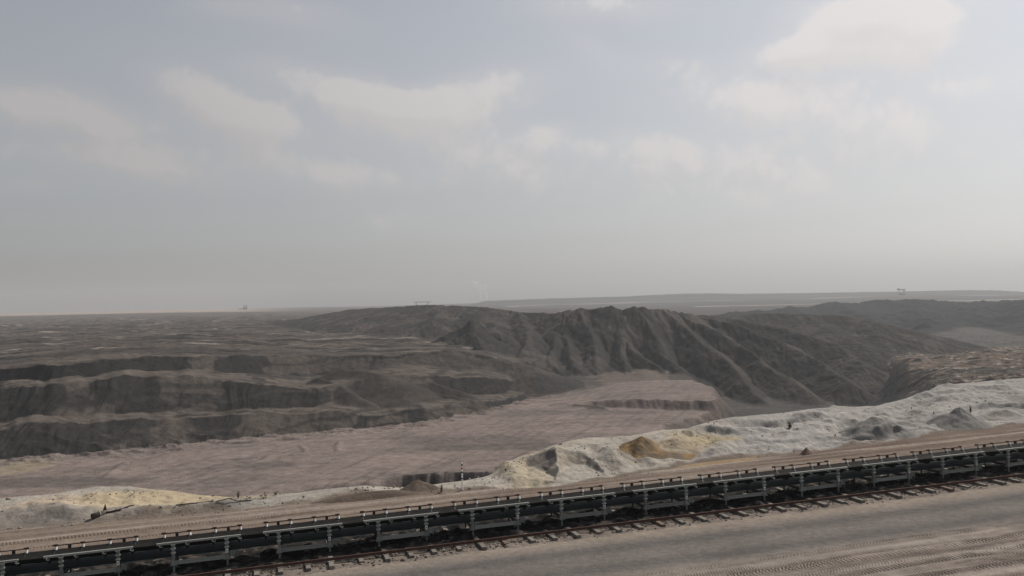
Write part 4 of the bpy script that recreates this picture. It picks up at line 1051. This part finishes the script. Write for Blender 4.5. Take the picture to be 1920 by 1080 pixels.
w = D.worlds.new('World'); SC.world = w; w.use_nodes = True; nt = NT(w.node_tree)
bg = w.node_tree.nodes['Background']
sky = nt.n('ShaderNodeTexSky', sky_type='NISHITA'); sky.sun_disc = False; sky.sun_elevation = SUN_EL; sky.sun_rotation = SUN_AZ; sky.altitude = 100; sky.air_density = 1.2; sky.dust_density = 2.0; sky.ozone_density = 1.0
tc = nt.n('ShaderNodeTexCoord'); dirv = tc.outputs['Generated']
CLOUDS = [(70, 195, 150, 42, 22, .75), (215, 215, 110, 36, 26, .7), (400, 180, 120, 42, 24, .95), (480, 222, 75, 36, 20, .7), (640, 160, 190, 42, 14, .95), (790, 195, 130, 42, 8, .9), (910, 155, 95, 40, -12, .9), (1012, 243, 48, 24, 0, .75),
          (1475, 95, 65, 34, -10, .85), (1565, 50, 85, 50, -5, .9), (1705, 45, 85, 62, 5, 1.05), (1610, 105, 150, 34, 0, .5), (1640, 10, 120, 26, 0, .6), (1480, 180, 190, 34, -4, .6), (1640, 235, 240, 45, 6, .6), (1870, 160, 130, 30, -12, .6),
          (600, 312, 150, 26, 8, .5), (1200, 278, 200, 30, 2, .55), (740, 398, 80, 22, 10, .38), (560, 22, 90, 34, 5, .55), (420, 5, 70, 18, 0, .5), (1120, 10, 140, 26, 0, .7), (1100, 75, 60, 18, 15, .35),
          (240, 292, 190, 20, 5, .4), (40, 345, 60, 16, 0, .38), (1640, 300, 300, 70, 5, .38), (1150, 370, 500, 60, 2, .38), (800, 270, 420, 55, 4, .35), (250, 310, 300, 40, 4, .3), (1250, 130, 200, 40, 5, .35), (330, 330, 130, 22, 8, .3), (920, 300, 130, 30, 10, .35), (1380, 320, 240, 40, 0, .35)]
def cloud_density(dv, fine):
    """sum of cloud banks with crisp sunlit tops and soft bases, broken up by billowing noise"""
    nzz = nt.n('ShaderNodeTexNoise'); nzz.inputs['Scale'].default_value = 6.0; nzz.inputs['Detail'].default_value = 5; nzz.inputs['Roughness'].default_value = 0.6; nt.l(dv, nzz.inputs['Vector'])
    v1 = nt.n('ShaderNodeVectorMath', operation='SUBTRACT'); nt.l(nzz.outputs['Color'], v1.inputs[0]); v1.inputs[1].default_value = (0.5, 0.5, 0.5)
    v2 = nt.n('ShaderNodeVectorMath', operation='MULTIPLY_ADD'); nt.l(v1.outputs[0], v2.inputs[0]); v2.inputs[1].default_value = (0.07, 0.07, 0.05); nt.l(dv, v2.inputs[2])
    acc = None
    for (px, py, sx, sy, ang, st_) in CLOUDS:
        c = Vector(ray(px, py)).normalized()
        e1 = Vector(ray(px+10, py)).normalized()-c; e1 = (e1-c*e1.dot(c)).normalized(); e2 = c.cross(e1)
        if e2.z < 0: e2 = -e2
        cs, sn_ = math.cos(math.radians(ang)), math.sin(math.radians(ang))
        t1 = (e1*cs-e2*sn_)/(sx/F); t2 = (e1*sn_+e2*cs)/(sy/F)
        a = nt.n('ShaderNodeVectorMath', operation='DOT_PRODUCT'); nt.l(v2.outputs[0], a.inputs[0]); a.inputs[1].default_value = t1
        q = nt.n('ShaderNodeVectorMath', operation='DOT_PRODUCT'); nt.l(v2.outputs[0], q.inputs[0]); q.inputs[1].default_value = t2
        qv = q.outputs['Value']
        qk = nt.math('MULTIPLY', qv, nt.math('MULTIPLY_ADD', nt.math('GREATER_THAN', qv, 0.0), 0.55, 0.75))
        r2 = nt.math('MULTIPLY_ADD', a.outputs['Value'], a.outputs['Value'], nt.math('MULTIPLY', qk, qk))
        g = nt.math('POWER', 0.3679, r2)
        acc = nt.math('MULTIPLY', g, st_) if acc is None else nt.math('MULTIPLY_ADD', g, st_, acc)
    bil = None
    for k, (sc_, am) in enumerate(((11.0, 0.5), (24.0, 0.34), (52.0, 0.22), (110.0, 0.13))[:4 if fine else 3]):
        nn = nt.noise(dv, sc_, 1, 0.5)
        ab = nt.math('ABSOLUTE', nt.math('MULTIPLY_ADD', nn, 2.0, -1.0))
        bil = nt.math('MULTIPLY', ab, am) if bil is None else nt.math('MULTIPLY_ADD', ab, am, bil)
    return nt.math('ADD', acc, nt.math('MULTIPLY', nt.math('SUBTRACT', bil, 0.24), 1.2)), acc
sp = nt.n('ShaderNodeSeparateXYZ'); nt.l(dirv, sp.inputs[0])
fr = nt.math('GREATER_THAN', sp.outputs[1], 0.0)
den, broad = cloud_density(dirv, True)
sh = nt.n('ShaderNodeVectorMath', operation='ADD'); nt.l(dirv, sh.inputs[0]); sh.inputs[1].default_value = (0.012, 0.0, 0.022)
den2, _b = cloud_density(sh.outputs[0], False)
relief = nt.math('SUBTRACT', den, den2)                      # > 0 on the side that faces the sun
cl = nt.n('ShaderNodeMapRange', interpolation_type='SMOOTHSTEP'); nt.l(nt.math('MULTIPLY', den, fr), cl.inputs[0]); cl.inputs[1].default_value = 0.27; cl.inputs[2].default_value = 0.95
veil = nt.math('MULTIPLY', nt.mapr(broad, 0.0, 1.0, 0.0, 0.38), fr)
SKYF = 0.087
hs = nt.n('ShaderNodeHueSaturation'); nt.l(sky.outputs[0], hs.inputs['Color']); hs.inputs['Saturation'].default_value = 0.27
base = nt.n('ShaderNodeVectorMath', operation='MULTIPLY'); nt.l(hs.outputs[0], base.inputs[0]); base.inputs[1].default_value = (0.925, 0.935, 0.965)
# clouds: brighter the nearer they stand to the sun
dt = nt.n('ShaderNodeVectorMath', operation='DOT_PRODUCT'); nt.l(dirv, dt.inputs[0]); dt.inputs[1].default_value = sd
cb = nt.mapr(dt.outputs['Value'], 0.35, 0.88, 5.3, 9.8)
crgb = nt.n('ShaderNodeRGB'); crgb.outputs[0].default_value = (1.0, 0.95, 0.935, 1)
cb = nt.math('MULTIPLY', cb, nt.mapr(relief, -0.25, 0.3, 0.96, 1.04))
ccol = scale_color(nt, crgb.outputs[0], cb)
mx = nt.n('ShaderNodeMix', data_type='RGBA'); nt.l(nt.math('MAXIMUM', nt.math('MULTIPLY', cl.outputs[0], 0.82), veil), mx.inputs[0]); nt.l(base.outputs[0], mx.inputs[6]); nt.l(ccol, mx.inputs[7])
nt.l(mx.outputs[2], bg.inputs['Color']); bg.inputs['Strength'].default_value = SKYF

vs2 = SC.view_settings; vs2.view_transform = 'Standard'; vs2.look = 'None'; vs2.exposure = 0.0; vs2.gamma = 1.0; vs2.use_curve_mapping = False
SC.render.engine = 'CYCLES'
cy = SC.cycles
cy.use_denoising = True; cy.max_bounces = 5; cy.diffuse_bounces = 2; cy.glossy_bounces = 2; cy.transmission_bounces = 2; cy.volume_bounces = 1; cy.transparent_max_bounces = 8
cy.sample_clamp_indirect = 4
print('script', time.time()-T0)
